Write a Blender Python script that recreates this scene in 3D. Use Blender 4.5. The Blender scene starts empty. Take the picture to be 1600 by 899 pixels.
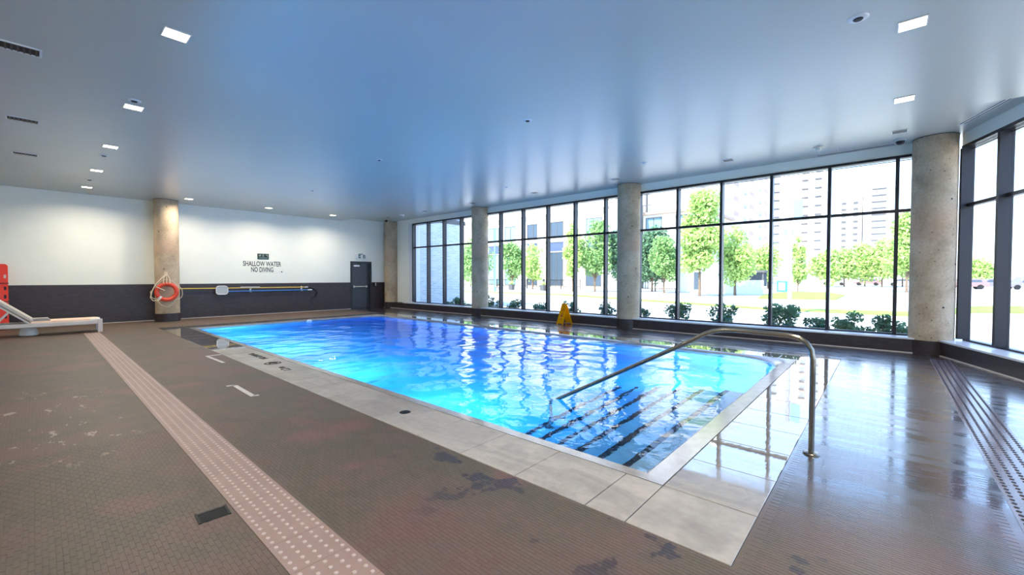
import bpy, bmesh, math, random
import numpy as np
from mathutils import Vector, Matrix

random.seed(7)
rng = np.random.default_rng(7)
S = bpy.context.scene
COL = S.collection

# ------------------------------------------------------------------ camera
cam_d = bpy.data.cameras.new('camera')
cam = bpy.data.objects.new('camera', cam_d)
COL.objects.link(cam)
cam_d.sensor_width = 36.0
cam_d.lens = 658.9 * 36.0 / 1600.0
cam_d.clip_end = 900.0
yaw, pitch, roll = math.radians(48.546), math.radians(-1.389), math.radians(0.075)
fw = Vector((math.sin(yaw) * math.cos(pitch), math.cos(yaw) * math.cos(pitch), math.sin(pitch)))
r0 = Vector((math.cos(yaw), -math.sin(yaw), 0.0))
u0 = r0.cross(fw)
cr = r0 * math.cos(roll) + u0 * math.sin(roll)
cu = u0 * math.cos(roll) - r0 * math.sin(roll)
M = Matrix((cr, cu, -fw)).transposed().to_4x4()
M.translation = Vector((0.0, 0.0, 1.45))
cam.matrix_world = M
S.camera = cam

# ------------------------------------------------------------------ sky, sun, exposure
S.view_settings.view_transform = 'Standard'
S.view_settings.look = 'None'
S.view_settings.gamma = 1.0
S.view_settings.use_curve_mapping = False
S.view_settings.exposure = 0.62
S.cycles.use_denoising = True
S.cycles.max_bounces = 10
S.cycles.diffuse_bounces = 5
S.cycles.transparent_max_bounces = 12
S.cycles.sample_clamp_indirect = 6.0

world = bpy.data.worlds.new('sky')
S.world = world
world.use_nodes = True
wn = world.node_tree
wn.nodes.clear()
w_out = wn.nodes.new('ShaderNodeOutputWorld')
w_bg = wn.nodes.new('ShaderNodeBackground')
w_tc = wn.nodes.new('ShaderNodeTexCoord')
w_sep = wn.nodes.new('ShaderNodeSeparateXYZ')
w_ramp = wn.nodes.new('ShaderNodeValToRGB')
w_ramp.color_ramp.elements[0].position = 0.0
w_ramp.color_ramp.elements[0].color = (0.72, 0.85, 1.0, 1)
w_ramp.color_ramp.elements[1].position = 0.75
w_ramp.color_ramp.elements[1].color = (0.20, 0.40, 0.95, 1)
e_ = w_ramp.color_ramp.elements.new(0.22)
e_.color = (0.42, 0.63, 1.0, 1)
wn.links.new(w_tc.outputs['Generated'], w_sep.inputs[0])
wn.links.new(w_sep.outputs['Z'], w_ramp.inputs[0])
wn.links.new(w_ramp.outputs[0], w_bg.inputs[0])
SKY = 2.8
w_bg.inputs[1].default_value = SKY
wn.links.new(w_bg.outputs[0], w_out.inputs[0])

sun_d = bpy.data.lights.new('sun', 'SUN')
sun_d.energy = 10.0
sun_d.angle = 0.01
sun_d.color = (1.0, 0.95, 0.86)
sun = bpy.data.objects.new('sun', sun_d)
COL.objects.link(sun)
sun.rotation_euler = Vector((-0.65, 0.1, 0.75)).to_track_quat('Z', 'Y').to_euler()

LAMP_W = 31.0        # one recessed ceiling lamp
POOL_W = 106.0       # one added underwater lamp, put in for the blue glow

# ------------------------------------------------------------------ helpers
class MB:
    def __init__(s):
        s.v = []; s.f = []; s.smooth = False
    def box(s, x0, x1, y0, y1, z0, z1):
        n = len(s.v)
        s.v += [(x0,y0,z0),(x1,y0,z0),(x1,y1,z0),(x0,y1,z0),(x0,y0,z1),(x1,y0,z1),(x1,y1,z1),(x0,y1,z1)]
        s.f += [(n,n+3,n+2,n+1),(n+4,n+5,n+6,n+7),(n,n+1,n+5,n+4),(n+1,n+2,n+6,n+5),(n+2,n+3,n+7,n+6),(n+3,n,n+4,n+7)]
        return s
    def obox(s, o, a, b, c):
        """box from corner o with edge vectors a, b, c (right-handed)"""
        n = len(s.v)
        o, a, b, c = Vector(o), Vector(a), Vector(b), Vector(c)
        for p in (o, o+a, o+a+b, o+b, o+c, o+a+c, o+a+b+c, o+b+c):
            s.v.append(tuple(p))
        s.f += [(n,n+3,n+2,n+1),(n+4,n+5,n+6,n+7),(n,n+1,n+5,n+4),(n+1,n+2,n+6,n+5),(n+2,n+3,n+7,n+6),(n+3,n,n+4,n+7)]
        return s
    def prism(s, pts, z0, z1):
        n = len(s.v); k = len(pts)
        s.v += [(p[0], p[1], z0) for p in pts] + [(p[0], p[1], z1) for p in pts]
        s.f.append(tuple(n + i for i in reversed(range(k))))
        s.f.append(tuple(n + k + i for i in range(k)))
        for i in range(k):
            j = (i + 1) % k
            s.f.append((n+i, n+j, n+k+j, n+k+i))
        return s
    def lathe(s, prof, cx=0, cy=0, cz=0, seg=24, axis='z', a0=0.0):
        """prof: list of (r, h), closed at both ends when r == 0"""
        n = len(s.v); m = len(prof)
        for i in range(seg):
            a = a0 + 2*math.pi*i/seg
            for r, h in prof:
                x, y, z = r*math.cos(a), r*math.sin(a), h
                if axis == 'y': x, y, z = x, -z, y
                if axis == 'x': x, y, z = z, x, y
                s.v.append((cx+x, cy+y, cz+z))
        for i in range(seg):
            j = (i + 1) % seg
            for k in range(m-1):
                s.f.append((n+i*m+k, n+j*m+k, n+j*m+k+1, n+i*m+k+1))
        return s
    def cyl(s, cx, cy, z0, z1, r, seg=24, r1=None):
        r1 = r if r1 is None else r1
        return s.lathe([(0.0001, z0), (r, z0), (r1, z1), (0.0001, z1)], cx, cy, 0, seg)
    def tube(s, pts, r, seg=10, caps=True, closed=False):
        pts = [Vector(p) for p in pts]
        n = len(s.v); k = len(pts)
        rr = r if isinstance(r, (list, tuple)) else [r]*k
        prev = None
        for i, p in enumerate(pts):
            if closed: t = pts[(i+1) % k] - pts[i-1]
            else: t = (pts[min(i+1, k-1)] - pts[max(i-1, 0)])
            t.normalize()
            if prev is None:
                q = Vector((0,0,1)) if abs(t.z) < 0.9 else Vector((1,0,0))
                a = t.cross(q).normalized()
            else:
                a = (prev - t * prev.dot(t)).normalized()
            prev = a
            b = t.cross(a)
            for j in range(seg):
                g = 2*math.pi*j/seg
                s.v.append(tuple(p + (a*math.cos(g) + b*math.sin(g))*rr[i]))
        for i in range(k if closed else k-1):
            i2 = (i+1) % k
            for j in range(seg):
                j2 = (j+1) % seg
                s.f.append((n+i*seg+j, n+i*seg+j2, n+i2*seg+j2, n+i2*seg+j))
        if caps and not closed:
            s.f.append(tuple(n+j for j in reversed(range(seg))))
            s.f.append(tuple(n+(k-1)*seg+j for j in range(seg)))
        return s
    def mesh(s, name, mat=None):
        me = bpy.data.meshes.new(name)
        me.from_pydata(s.v, [], s.f)
        if mat: me.materials.append(mat)
        if s.smooth:
            me.polygons.foreach_set('use_smooth', [True]*len(me.polygons))
            try: me.set_sharp_from_angle(angle=math.radians(35))
            except Exception: pass
        me.update()
        return me
    def build(s, name, mat=None, parent=None, bevel=0.0, loc=None, smooth=None):
        if smooth is not None: s.smooth = smooth
        o = bpy.data.objects.new(name, s.mesh(name, mat))
        COL.objects.link(o)
        if parent: o.parent = parent
        if loc: o.location = loc
        if bevel:
            m = o.modifiers.new('bevel', 'BEVEL'); m.width = bevel; m.segments = 2; m.limit_method = 'ANGLE'
        return o

def obj(name, me, parent=None, loc=None, rot=None, scale=None):
    o = bpy.data.objects.new(name, me)
    COL.objects.link(o)
    if parent: o.parent = parent
    if loc is not None: o.location = loc
    if rot is not None: o.rotation_euler = rot
    if scale is not None: o.scale = scale
    return o

def tag(o, label, cat, group=None, kind=None):
    o['label'] = label; o['category'] = cat
    if group: o['group'] = group
    if kind: o['kind'] = kind
    return o

def thing(name, label, cat, loc=(0,0,0), rotz=0.0, group=None, kind=None):
    o = bpy.data.objects.new(name, None)
    o.empty_display_size = 0.1
    COL.objects.link(o)
    o.location = loc; o.rotation_euler = (0, 0, rotz)
    return tag(o, label, cat, group, kind)

def struct(o, label, cat=None):
    o['kind'] = 'structure'; o['label'] = label
    if cat: o['category'] = cat
    return o

def dup(root, loc, label=None, rotz=None):
    r = root.copy(); COL.objects.link(r); r.location = loc
    if rotz is not None: r.rotation_euler = (0, 0, rotz)
    if label: r['label'] = label
    for ch in list(root.children):
        c = ch.copy(); COL.objects.link(c); c.parent = r
        for g in ch.children:
            d = g.copy(); COL.objects.link(d); d.parent = c
    return r

def text_mesh(name, txt, size, mat, bold=0.0, depth=0.002):
    cu_ = bpy.data.curves.new(name, 'FONT')
    cu_.body = txt; cu_.size = size; cu_.align_x = 'CENTER'; cu_.align_y = 'CENTER'
    cu_.offset = bold; cu_.extrude = depth; cu_.resolution_u = 3
    o = bpy.data.objects.new(name, cu_)
    me = bpy.data.meshes.new_from_object(o)
    me.name = name
    bpy.data.objects.remove(o)
    me.materials.clear(); me.materials.append(mat)
    return me

def holed(name, loops, depth, mat):
    """flat plate with real holes: loops[0] outline, the rest holes (2D), extruded by depth"""
    cu_ = bpy.data.curves.new(name, 'CURVE')
    cu_.dimensions = '2D'; cu_.fill_mode = 'BOTH'; cu_.extrude = depth/2
    for lp in loops:
        sp = cu_.splines.new('POLY'); sp.points.add(len(lp)-1); sp.use_cyclic_u = True
        for p, q in zip(sp.points, lp): p.co = (q[0], q[1], 0, 1)
    o = bpy.data.objects.new(name, cu_)
    me = bpy.data.meshes.new_from_object(o); me.name = name
    bpy.data.objects.remove(o)
    me.materials.clear(); me.materials.append(mat)
    return me

def rrect(cx, cy, w, h, r, n=5):
    out = []
    for sx, sy, a0 in ((1,1,0),(-1,1,90),(-1,-1,180),(1,-1,270)):
        for i in range(n+1):
            a = math.radians(a0 + 90*i/n)
            out.append((cx + sx*(w/2-r) + r*math.cos(a), cy + sy*(h/2-r) + r*math.sin(a)))
    return out

def quads_mesh(name, P, mat):
    """P: (n,4,3) array of quads"""
    n = len(P)
    me = bpy.data.meshes.new(name)
    me.vertices.add(n*4); me.loops.add(n*4); me.polygons.add(n)
    me.vertices.foreach_set('co', P.reshape(-1).astype(np.float32))
    me.loops.foreach_set('vertex_index', np.arange(n*4, dtype=np.int32))
    me.polygons.foreach_set('loop_start', np.arange(0, n*4, 4, dtype=np.int32))
    me.update(calc_edges=True)
    me.materials.append(mat)
    return me

# ------------------------------------------------------------------ materials
def srgb(r, g, b):
    f = lambda c: (c/255/12.92) if c/255 <= 0.04045 else ((c/255+0.055)/1.055)**2.4
    return (f(r), f(g), f(b), 1)

class N:
    """tiny node builder"""
    def __init__(s, name):
        s.m = bpy.data.materials.new(name); s.m.use_nodes = True
        s.t = s.m.node_tree; s.t.nodes.clear()
        s.out = s.t.nodes.new('ShaderNodeOutputMaterial')
        s.pos = None
    def n(s, typ, **kw):
        nd = s.t.nodes.new(typ)
        for k, v in kw.items(): setattr(nd, k, v)
        return nd
    def L(s, a, b): s.t.links.new(a, b)
    def P(s):
        if not s.pos:
            g = s.n('ShaderNodeNewGeometry'); s.pos = g.outputs['Position']
        return s.pos
    def map(s, scale=(1,1,1), rot=(0,0,0), loc=(0,0,0), src=None):
        mp = s.n('ShaderNodeMapping')
        mp.inputs['Scale'].default_value = scale; mp.inputs['Rotation'].default_value = rot; mp.inputs['Location'].default_value = loc
        s.L(src or s.P(), mp.inputs[0]); return mp.outputs[0]
    def noise(s, scale, detail=3, rough=0.55, src=None, dist=0.0):
        nd = s.n('ShaderNodeTexNoise')
        nd.inputs['Scale'].default_value = scale; nd.inputs['Detail'].default_value = detail
        nd.inputs['Roughness'].default_value = rough; nd.inputs['Distortion'].default_value = dist
        s.L(src or s.P(), nd.inputs['Vector']); return nd.outputs['Fac']
    def ramp(s, fac, stops):
        nd = s.n('ShaderNodeValToRGB'); cr_ = nd.color_ramp
        cr_.elements[0].position, cr_.elements[0].color = stops[0]
        cr_.elements[1].position, cr_.elements[1].color = stops[-1]
        for p, c in stops[1:-1]:
            e = cr_.elements.new(p); e.color = c
        s.L(fac, nd.inputs[0]); return nd.outputs[0]
    def math(s, op, a, b=None, clamp=False):
        nd = s.n('ShaderNodeMath', operation=op, use_clamp=clamp)
        for i, x in enumerate((a, b)):
            if x is None: continue
            if isinstance(x, (int, float)): nd.inputs[i].default_value = x
            else: s.L(x, nd.inputs[i])
        return nd.outputs[0]
    def sstep(s, x, a, b, lo=0.0, hi=1.0):
        nd = s.n('ShaderNodeMapRange', interpolation_type='SMOOTHSTEP')
        nd.inputs['From Min'].default_value = a; nd.inputs['From Max'].default_value = b
        nd.inputs['To Min'].default_value = lo; nd.inputs['To Max'].default_value = hi
        s.L(x, nd.inputs['Value']); return nd.outputs['Result']
    def mix(s, fac, a, b, blend='MIX'):
        nd = s.n('ShaderNodeMix', data_type='RGBA', blend_type=blend)
        for sock, x in ((nd.inputs['Factor'], fac), (nd.inputs['A'], a), (nd.inputs['B'], b)):
            pass
        ins = [i for i in nd.inputs if i.enabled]
        for sock, x in zip(ins, (fac, a, b)):
            if isinstance(x, (int, float)): sock.default_value = x
            elif isinstance(x, tuple): sock.default_value = x
            else: s.L(x, sock)
        return [o for o in nd.outputs if o.enabled][0]
    def xyz(s):
        nd = s.n('ShaderNodeSeparateXYZ'); s.L(s.P(), nd.inputs[0]); return nd.outputs
    def bump(s, h, strength=0.3, dist=0.01):
        nd = s.n('ShaderNodeBump'); nd.inputs['Strength'].default_value = strength; nd.inputs['Distance'].default_value = dist
        s.L(h, nd.inputs['Height']); return nd.outputs[0]
    def bsdf(s, color, rough=0.5, metal=0.0, normal=None, spec=0.5, **kw):
        nd = s.n('ShaderNodeBsdfPrincipled')
        for k, x in (('Base Color', color), ('Roughness', rough), ('Metallic', metal), ('Specular IOR Level', spec)):
            if isinstance(x, (int, float)): nd.inputs[k].default_value = x
            elif isinstance(x, tuple): nd.inputs[k].default_value = x
            else: s.L(x, nd.inputs[k])
        for k, x in kw.items(): nd.inputs[k.replace('_', ' ')].default_value = x
        if normal: s.L(normal, nd.inputs['Normal'])
        s.L(nd.outputs[0], s.out.inputs[0]); return nd

def plain(name, c, rough=0.5, metal=0.0, var=0.0, vscale=8.0, bump=0.0, bscale=60.0, spec=0.5, **kw):
    a = N(name)
    col = c
    if var:
        f = a.noise(vscale, 4)
        d = tuple(max(0, x*(1-var)) for x in c[:3]) + (1,)
        h = tuple(min(1, x*(1+var)) for x in c[:3]) + (1,)
        col = a.ramp(f, [(0.3, d), (0.7, h)])
    nm = a.bump(a.noise(bscale, 3), bump, 0.005) if bump else None
    a.bsdf(col, rough, metal, nm, spec, **kw)
    return a.m

def emit(name, c, st):
    a = N(name); nd = a.n('ShaderNodeEmission'); nd.inputs[0].default_value = c; nd.inputs[1].default_value = st
    a.L(nd.outputs[0], a.out.inputs[0]); return a.m

MT = {}
MT['wall'] = plain('white_wall_paint', srgb(240, 241, 226), 0.55, var=0.02, vscale=1.5, bump=0.04, bscale=180)
MT['paint_ext'] = plain('white_panel', srgb(225, 226, 226), 0.6, var=0.02)
a = N('ceiling_paint')                      # satin paint: mirrors the pool and the windows softly
nv = a.noise(0.35, 2, 0.5)
c = a.ramp(nv, [(0.3, srgb(186, 187, 174)), (0.7, srgb(193, 193, 180))])
a.bsdf(c, 0.31, 0.0, a.bump(a.noise(2.2, 2, 0.5, a.map((0.5, 1.6, 1))), 0.03, 0.01), 0.9)
MT['ceiling'] = a.m

# dark slim mosaic for dado and plinths
a = N('dark_mosaic')
g = a.xyz()
comb = a.n('ShaderNodeCombineXYZ'); a.L(a.math('ADD', g[0], g[1]), comb.inputs[0]); a.L(g[2], comb.inputs[1])
br = a.n('ShaderNodeTexBrick'); a.L(comb.outputs[0], br.inputs['Vector'])
br.inputs['Scale'].default_value = 1.0; br.inputs['Brick Width'].default_value = 0.09; br.inputs['Row Height'].default_value = 0.024
br.inputs['Mortar Size'].default_value = 0.0016
br.inputs['Color1'].default_value = srgb(54, 46, 48); br.inputs['Color2'].default_value = srgb(68, 58, 60); br.inputs['Mortar'].default_value = srgb(38, 35, 38)
a.bsdf(br.outputs['Color'], 0.42, 0, a.bump(br.outputs['Fac'], -0.25, 0.002), 0.4)
MT['dado'] = a.m

# pool deck: slim mosaic sticks running along the pool, wet towards the window corner
BW, RH = 0.096, 0.024
def deck_material(name, wet_all=False):
    a = N(name)
    g = a.xyz()
    comb = a.n('ShaderNodeCombineXYZ'); a.L(g[1], comb.inputs[0]); a.L(g[0], comb.inputs[1])
    br = a.n('ShaderNodeTexBrick'); a.L(comb.outputs[0], br.inputs['Vector'])
    br.inputs['Scale'].default_value = 1.0; br.inputs['Brick Width'].default_value = BW; br.inputs['Row Height'].default_value = RH
    br.inputs['Mortar Size'].default_value = 0.0017; br.inputs['Mortar Smooth'].default_value = 0.2
    br.inputs['Color1'].default_value = (0.49, 0.49, 0.49, 1); br.inputs['Color2'].default_value = (0.55, 0.55, 0.55, 1); br.inputs['Mortar'].default_value = (0.66, 0.64, 0.62, 1)
    big = a.noise(0.8, 5, 0.62)
    base = a.ramp(big, [(0.34, srgb(122, 96, 89)), (0.45, srgb(116, 100, 90)), (0.53, srgb(103, 97, 83)), (0.64, srgb(128, 101, 94))])
    col = a.mix(1.0, base, br.outputs['Color'], 'MULTIPLY')
    col = a.mix(1.0, col, (2.0, 2.0, 2.0, 1), 'MULTIPLY')
    spk = a.noise(140, 2, 0.6)
    col = a.mix(0.45, col, a.ramp(spk, [(0.3, srgb(60, 50, 48)), (0.7, srgb(150, 132, 124))]), 'OVERLAY')
    # worn-through pale flecks near the left edge
    fz = a.math('MULTIPLY', a.math('MULTIPLY', a.sstep(g[1], 4.3, 5.2), a.sstep(g[1], 8.6, 7.2)), a.math('MULTIPLY', a.sstep(g[0], 0.75, 0.4), a.sstep(g[0], -0.9, -0.5)))
    fk = a.sstep(a.noise(7.5, 4, 0.7, a.map((1.0, 0.45, 1.0), (0, 0, 0.5))), 0.61, 0.65)
    col = a.mix(a.math('MULTIPLY', a.math('MULTIPLY', fz, fk), 0.7), col, srgb(176, 164, 146))
    # wetness: a film towards the window side and the corner by the handrail, broken up by noise
    nz = a.noise(1.3, 4, 0.65, a.map((1.0, 0.35, 1.0)))
    nz2 = a.noise(5.0, 5, 0.7, a.map((1.0, 0.22, 1.0)))
    xx = a.math('ADD', g[0], a.math('MULTIPLY', a.math('SUBTRACT', nz, 0.5), 2.2))
    near = a.math('MULTIPLY', a.sstep(xx, 2.3, 4.2), a.sstep(g[1], 1.6, 0.7))
    side = a.sstep(g[0], 8.9, 9.5)
    film = a.math('MAXIMUM', near, side)
    # damp puddles by the left coping
    px = a.math('MULTIPLY', a.sstep(g[0], 1.3, 2.1), a.sstep(g[1], 3.6, 2.4))
    px = a.math('MULTIPLY', px, a.sstep(g[0], 2.9, 2.5))
    pud = a.math('MULTIPLY', px, a.sstep(a.noise(2.6, 4, 0.6), 0.585, 0.62))
    damp = a.math('MAXIMUM', a.math('MULTIPLY', film, 0.8), pud)
    col = a.mix(damp, col, a.mix(1.0, col, (0.36, 0.36, 0.50, 1), 'MULTIPLY'))  # damp darkening; its blue tint paints in the reflected sky
    wetn = a.math('MULTIPLY', film, a.sstep(nz2, 0.36, 0.62))
    wet2 = a.math('MAXIMUM', a.math('MULTIPLY', film, 0.55), wetn)
    rough = a.math('SUBTRACT', 0.52, a.math('MULTIPLY', wet2, 0.36))
    rough = a.math('SUBTRACT', rough, a.math('MULTIPLY', pud, 0.15))
    bh = a.math('ADD', a.math('MULTIPLY', br.outputs['Fac'], -1.0), a.math('MULTIPLY', spk, 0.35))
    bp = a.n('ShaderNodeBump'); bp.inputs['Distance'].default_value = 0.0025
    a.L(bh, bp.inputs['Height']); a.L(a.math('SUBTRACT', 0.55, a.math('MULTIPLY', wetn, 0.42)), bp.inputs['Strength'])
    nd = a.bsdf(col, rough, 0, bp.outputs[0], 0.35, Coat_IOR=1.95)
    a.L(a.math('MINIMUM', a.math('ADD', a.math('MULTIPLY', film, 0.95), a.math('MULTIPLY', pud, 0.3)), 1.0), nd.inputs['Coat Weight'])
    a.L(a.math('SUBTRACT', 0.20, a.math('MULTIPLY', wetn, 0.15)), nd.inputs['Coat Roughness'])
    cb = a.n('ShaderNodeBump'); cb.inputs['Distance'].default_value = 0.004; cb.inputs['Strength'].default_value = 0.34
    a.L(a.math('ADD', a.noise(16, 4, 0.65, a.map((1.0, 0.3, 1.0))), a.math('MULTIPLY', br.outputs['Fac'], -0.25)), cb.inputs['Height'])
    a.L(cb.outputs[0], nd.inputs['Coat Normal'])
    return a.m
MT['deck'] = deck_material('deck_mosaic')
MT['slab'] = plain('grout', srgb(120, 110, 104), 0.7, var=0.1)

# coping stone: honed grey porcelain, dry on the left run, under a water film elsewhere
a = N('coping_stone')
g = a.xyz()
oi = a.n('ShaderNodeObjectInfo')
vein = a.noise(1.6, 5, 0.6, a.map((2.2, 0.7, 1), (0, 0, 0.5)), 1.2)
fine = a.noise(14, 4, 0.65)
c = a.ramp(vein, [(0.3, srgb(150, 141, 133)), (0.5, srgb(172, 164, 154)), (0.7, srgb(186, 177, 165))])
c = a.mix(0.25, c, a.ramp(fine, [(0.3, srgb(120, 114, 108)), (0.7, srgb(205, 198, 190))]), 'OVERLAY')
c = a.mix(a.math('MULTIPLY', oi.outputs['Random'], 0.35), c, srgb(165, 158, 150))
nz = a.noise(2.2, 3, 0.6)
xw = a.math('ADD', g[0], a.math('MULTIPLY', nz, 0.9))
wet = a.math('MAXIMUM', a.sstep(xw, 3.25, 3.95), a.sstep(a.math('ADD', g[1], nz), 10.1, 10.5))
damp = a.math('MULTIPLY', a.sstep(a.noise(1.1, 3, 0.5), 0.48, 0.52), 0.35)
c = a.mix(a.math('MAXIMUM', a.math('MULTIPLY', wet, 0.5), damp), c, a.mix(1.0, c, (0.6, 0.6, 0.6, 1), 'MULTIPLY'))
rough = a.math('SUBTRACT', 0.38, a.math('MULTIPLY', wet, 0.35))
rip = a.noise(9, 2, 0.5, a.map((0.6, 2.0, 1)))
bp = a.n('ShaderNodeBump'); bp.inputs['Distance'].default_value = 0.004; bp.inputs['Strength'].default_value = 0.06
a.L(rip, bp.inputs['Height'])
nd = a.bsdf(c, rough, 0, bp.outputs[0], a.math('ADD', 0.4, a.math('MULTIPLY', wet, 0.6)), Coat_IOR=1.6, Coat_Roughness=0.01)
a.L(wet, nd.inputs['Coat Weight']); a.L(bp.outputs[0], nd.inputs['Coat Normal'])
MT['coping'] = a.m
MT['bullnose'] = plain('wet_bullnose_stone', srgb(158, 152, 148), 0.12, var=0.12, vscale=9, bump=0.25, bscale=45, spec=0.7)

MT['tactile'] = plain('tactile_porcelain', srgb(150, 125, 115), 0.45, var=0.08, vscale=2.5, bump=0.05, bscale=200)
MT['tactile_wet'] = plain('tactile_porcelain_wet', srgb(112, 98, 98), 0.16, var=0.12, vscale=4, bump=0.1, bscale=80, spec=0.7)
MT['dome_dark'] = plain('tactile_dome_wet', srgb(38, 30, 38), 0.3)
MT['dome_light'] = plain('tactile_dome_worn', srgb(190, 168, 156), 0.4)
MT['grate'] = plain('grate_black', srgb(12, 11, 11), 0.6)
MT['skirt'] = plain('aluminium_trim', srgb(205, 195, 185), 0.4)
MT['tape'] = plain('white_tape', srgb(200, 192, 186), 0.6, var=0.06)

def concrete():
    a = N('cast_concrete')
    g = a.xyz()
    m = a.noise(2.2, 5, 0.6)
    fine = a.noise(26, 4, 0.7)
    c = a.ramp(m, [(0.3, srgb(172, 152, 126)), (0.5, srgb(194, 175, 148)), (0.72, srgb(208, 192, 166))])
    c = a.mix(0.35, c, a.ramp(fine, [(0.3, srgb(110, 100, 88)), (0.7, srgb(205, 196, 182))]), 'OVERLAY')
    # lower, paler pour below a joint, rust-tinted above it
    band = a.math('MULTIPLY', a.sstep(g[2], 2.15, 2.2), a.sstep(g[2], 3.0, 2.3))
    c = a.mix(a.math('MULTIPLY', band, a.ramp(m, [(0.35, (0, 0, 0, 1)), (0.65, (0.5,)*3+(1,))])), c, srgb(190, 140, 112))
    v = a.n('ShaderNodeTexVoronoi'); v.inputs['Scale'].default_value = 9.0; a.L(a.P(), v.inputs['Vector'])
    pit = a.sstep(v.outputs['Distance'], 0.13, 0.08)
    c = a.mix(a.math('MULTIPLY', pit, 0.75), c, srgb(84, 72, 62))
    h = a.math('SUBTRACT', a.math('MULTIPLY', fine, 0.5), pit)
    a.bsdf(c, 0.75, 0, a.bump(h, 0.35, 0.006), 0.3)
    return a.m
MT['concrete'] = concrete()

MT['frame'] = plain('bronze_aluminium', srgb(46, 44, 48), 0.36, 0.3)
MT['sill'] = plain('white_sill_stone', srgb(216, 216, 218), 0.3, var=0.03)
MT['black'] = plain('black_plastic', srgb(18, 18, 20), 0.45)
MT['white'] = plain('white_plastic', srgb(232, 232, 230), 0.4)
MT['steel'] = plain('brushed_stainless', srgb(142, 134, 122), 0.26, 1.0, var=0.05, vscale=40)
MT['door'] = plain('charcoal_door_paint', srgb(66, 67, 74), 0.45, var=0.03)
MT['doorframe'] = plain('dark_door_frame', srgb(40, 40, 44), 0.45)
MT['green_sign'] = plain('dark_green_sign', srgb(24, 48, 36), 0.4)
MT['exit_green'] = plain('exit_green', srgb(20, 92, 66), 0.4)
MT['letter'] = plain('black_vinyl', srgb(34, 36, 38), 0.5)
MT['letter_grey'] = plain('grey_print', srgb(160, 170, 160), 0.6)
a = N('yellow_plastic')
d = a.n('ShaderNodeBsdfDiffuse'); t = a.n('ShaderNodeBsdfTranslucent'); m = a.n('ShaderNodeMixShader')
d.inputs[0].default_value = srgb(255, 190, 20); t.inputs[0].default_value = srgb(255, 196, 20); m.inputs[0].default_value = 0.45
a.L(d.outputs[0], m.inputs[1]); a.L(t.outputs[0], m.inputs[2]); a.L(m.outputs[0], a.out.inputs[0])
MT['yellow'] = a.m
MT['red_print'] = plain('red_print', srgb(205, 70, 20), 0.5)
MT['buoy'] = plain('orange_buoy', srgb(232, 74, 44), 0.4, var=0.05)
MT['rope'] = plain('cream_rope', srgb(224, 206, 176), 0.8, bump=0.5, bscale=300)
MT['board'] = plain('red_rescue_board', srgb(236, 58, 40), 0.4, var=0.04)
MT['pole_yellow'] = plain('pole_yellow', srgb(222, 190, 96), 0.4)
MT['pole_blue'] = plain('pole_blue', srgb(70, 130, 200), 0.35)
MT['net'] = plain('pale_net', srgb(186, 190, 190), 0.7, var=0.1, vscale=60, bump=0.4, bscale=200)
MT['lounge_frame'] = plain('pale_grey_resin', srgb(206, 198, 192), 0.45)
MT['lounge_pad'] = plain('peach_sling', srgb(238, 205, 180), 0.7, var=0.04, vscale=20)
MT['lounge_back'] = plain('grey_sling', srgb(196, 188, 178), 0.7, var=0.05, vscale=20, bump=0.1, bscale=120)
MT['towel'] = plain('grey_towel', srgb(170, 164, 160), 0.9, var=0.12, vscale=30, bump=0.6, bscale=70)
MT['pot'] = plain('white_pot', srgb(226, 222, 220), 0.4)
MT['detector'] = plain('ivory_plastic', srgb(218, 212, 196), 0.45)
MT['vent'] = plain('vent_dark', srgb(30, 30, 30), 0.6)
MT['trim_white'] = plain('white_trim', srgb(228, 226, 220), 0.5)
MT['lens'] = emit('lamp_lens', (1.0, 0.86, 0.66, 1), 6.0)
MT['lens_off'] = plain('dark_lens', srgb(48, 46, 42), 0.4)

a = N('window_glass')
tr = a.n('ShaderNodeBsdfTransparent'); tr.inputs[0].default_value = (0.96, 0.98, 0.97, 1)
gl = a.n('ShaderNodeBsdfGlossy'); gl.inputs['Roughness'].default_value = 0.0
lw = a.n('ShaderNodeLayerWeight'); lw.inputs[0].default_value = 0.5
mx = a.n('ShaderNodeMixShader')
a.L(a.math('ADD', 0.025, a.math('MULTIPLY', 0.6, a.math('POWER', lw.outputs['Facing'], 5.0))), mx.inputs[0]); a.L(tr.outputs[0], mx.inputs[1]); a.L(gl.outputs[0], mx.inputs[2]); a.L(mx.outputs[0], a.out.inputs[0])
MT['glass'] = a.m

a = N('pool_water')
nd = a.bsdf((1, 1, 1, 1), 0.0, 0, a.bump(a.math('ADD', a.noise(5.0, 2, 0.5, a.map((1.0, 1.0, 1)), 0.6), a.math('MULTIPLY', a.noise(14, 2), 0.25)), 0.22, 0.03), 0.5, IOR=1.33)
nd.inputs['Transmission Weight'].default_value = 1.0
va = a.n('ShaderNodeVolumeAbsorption')
va.inputs['Color'].default_value = (0.0, 0.75, 0.962, 1); va.inputs['Density'].default_value = 1.05
a.L(va.outputs[0], a.out.inputs['Volume'])
MT['water'] = a.m
# white plaster basin, small tiles
a = N('pool_plaster')
c = a.ramp(a.noise(1.5, 3), [(0.3, srgb(196, 222, 236)), (0.7, srgb(214, 234, 244))])
a.bsdf(c, 0.6, 0, None, 0.2)
MT['basin'] = a.m
MT['nosing'] = plain('black_nosing_tile', srgb(16, 20, 40), 0.5)
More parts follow.
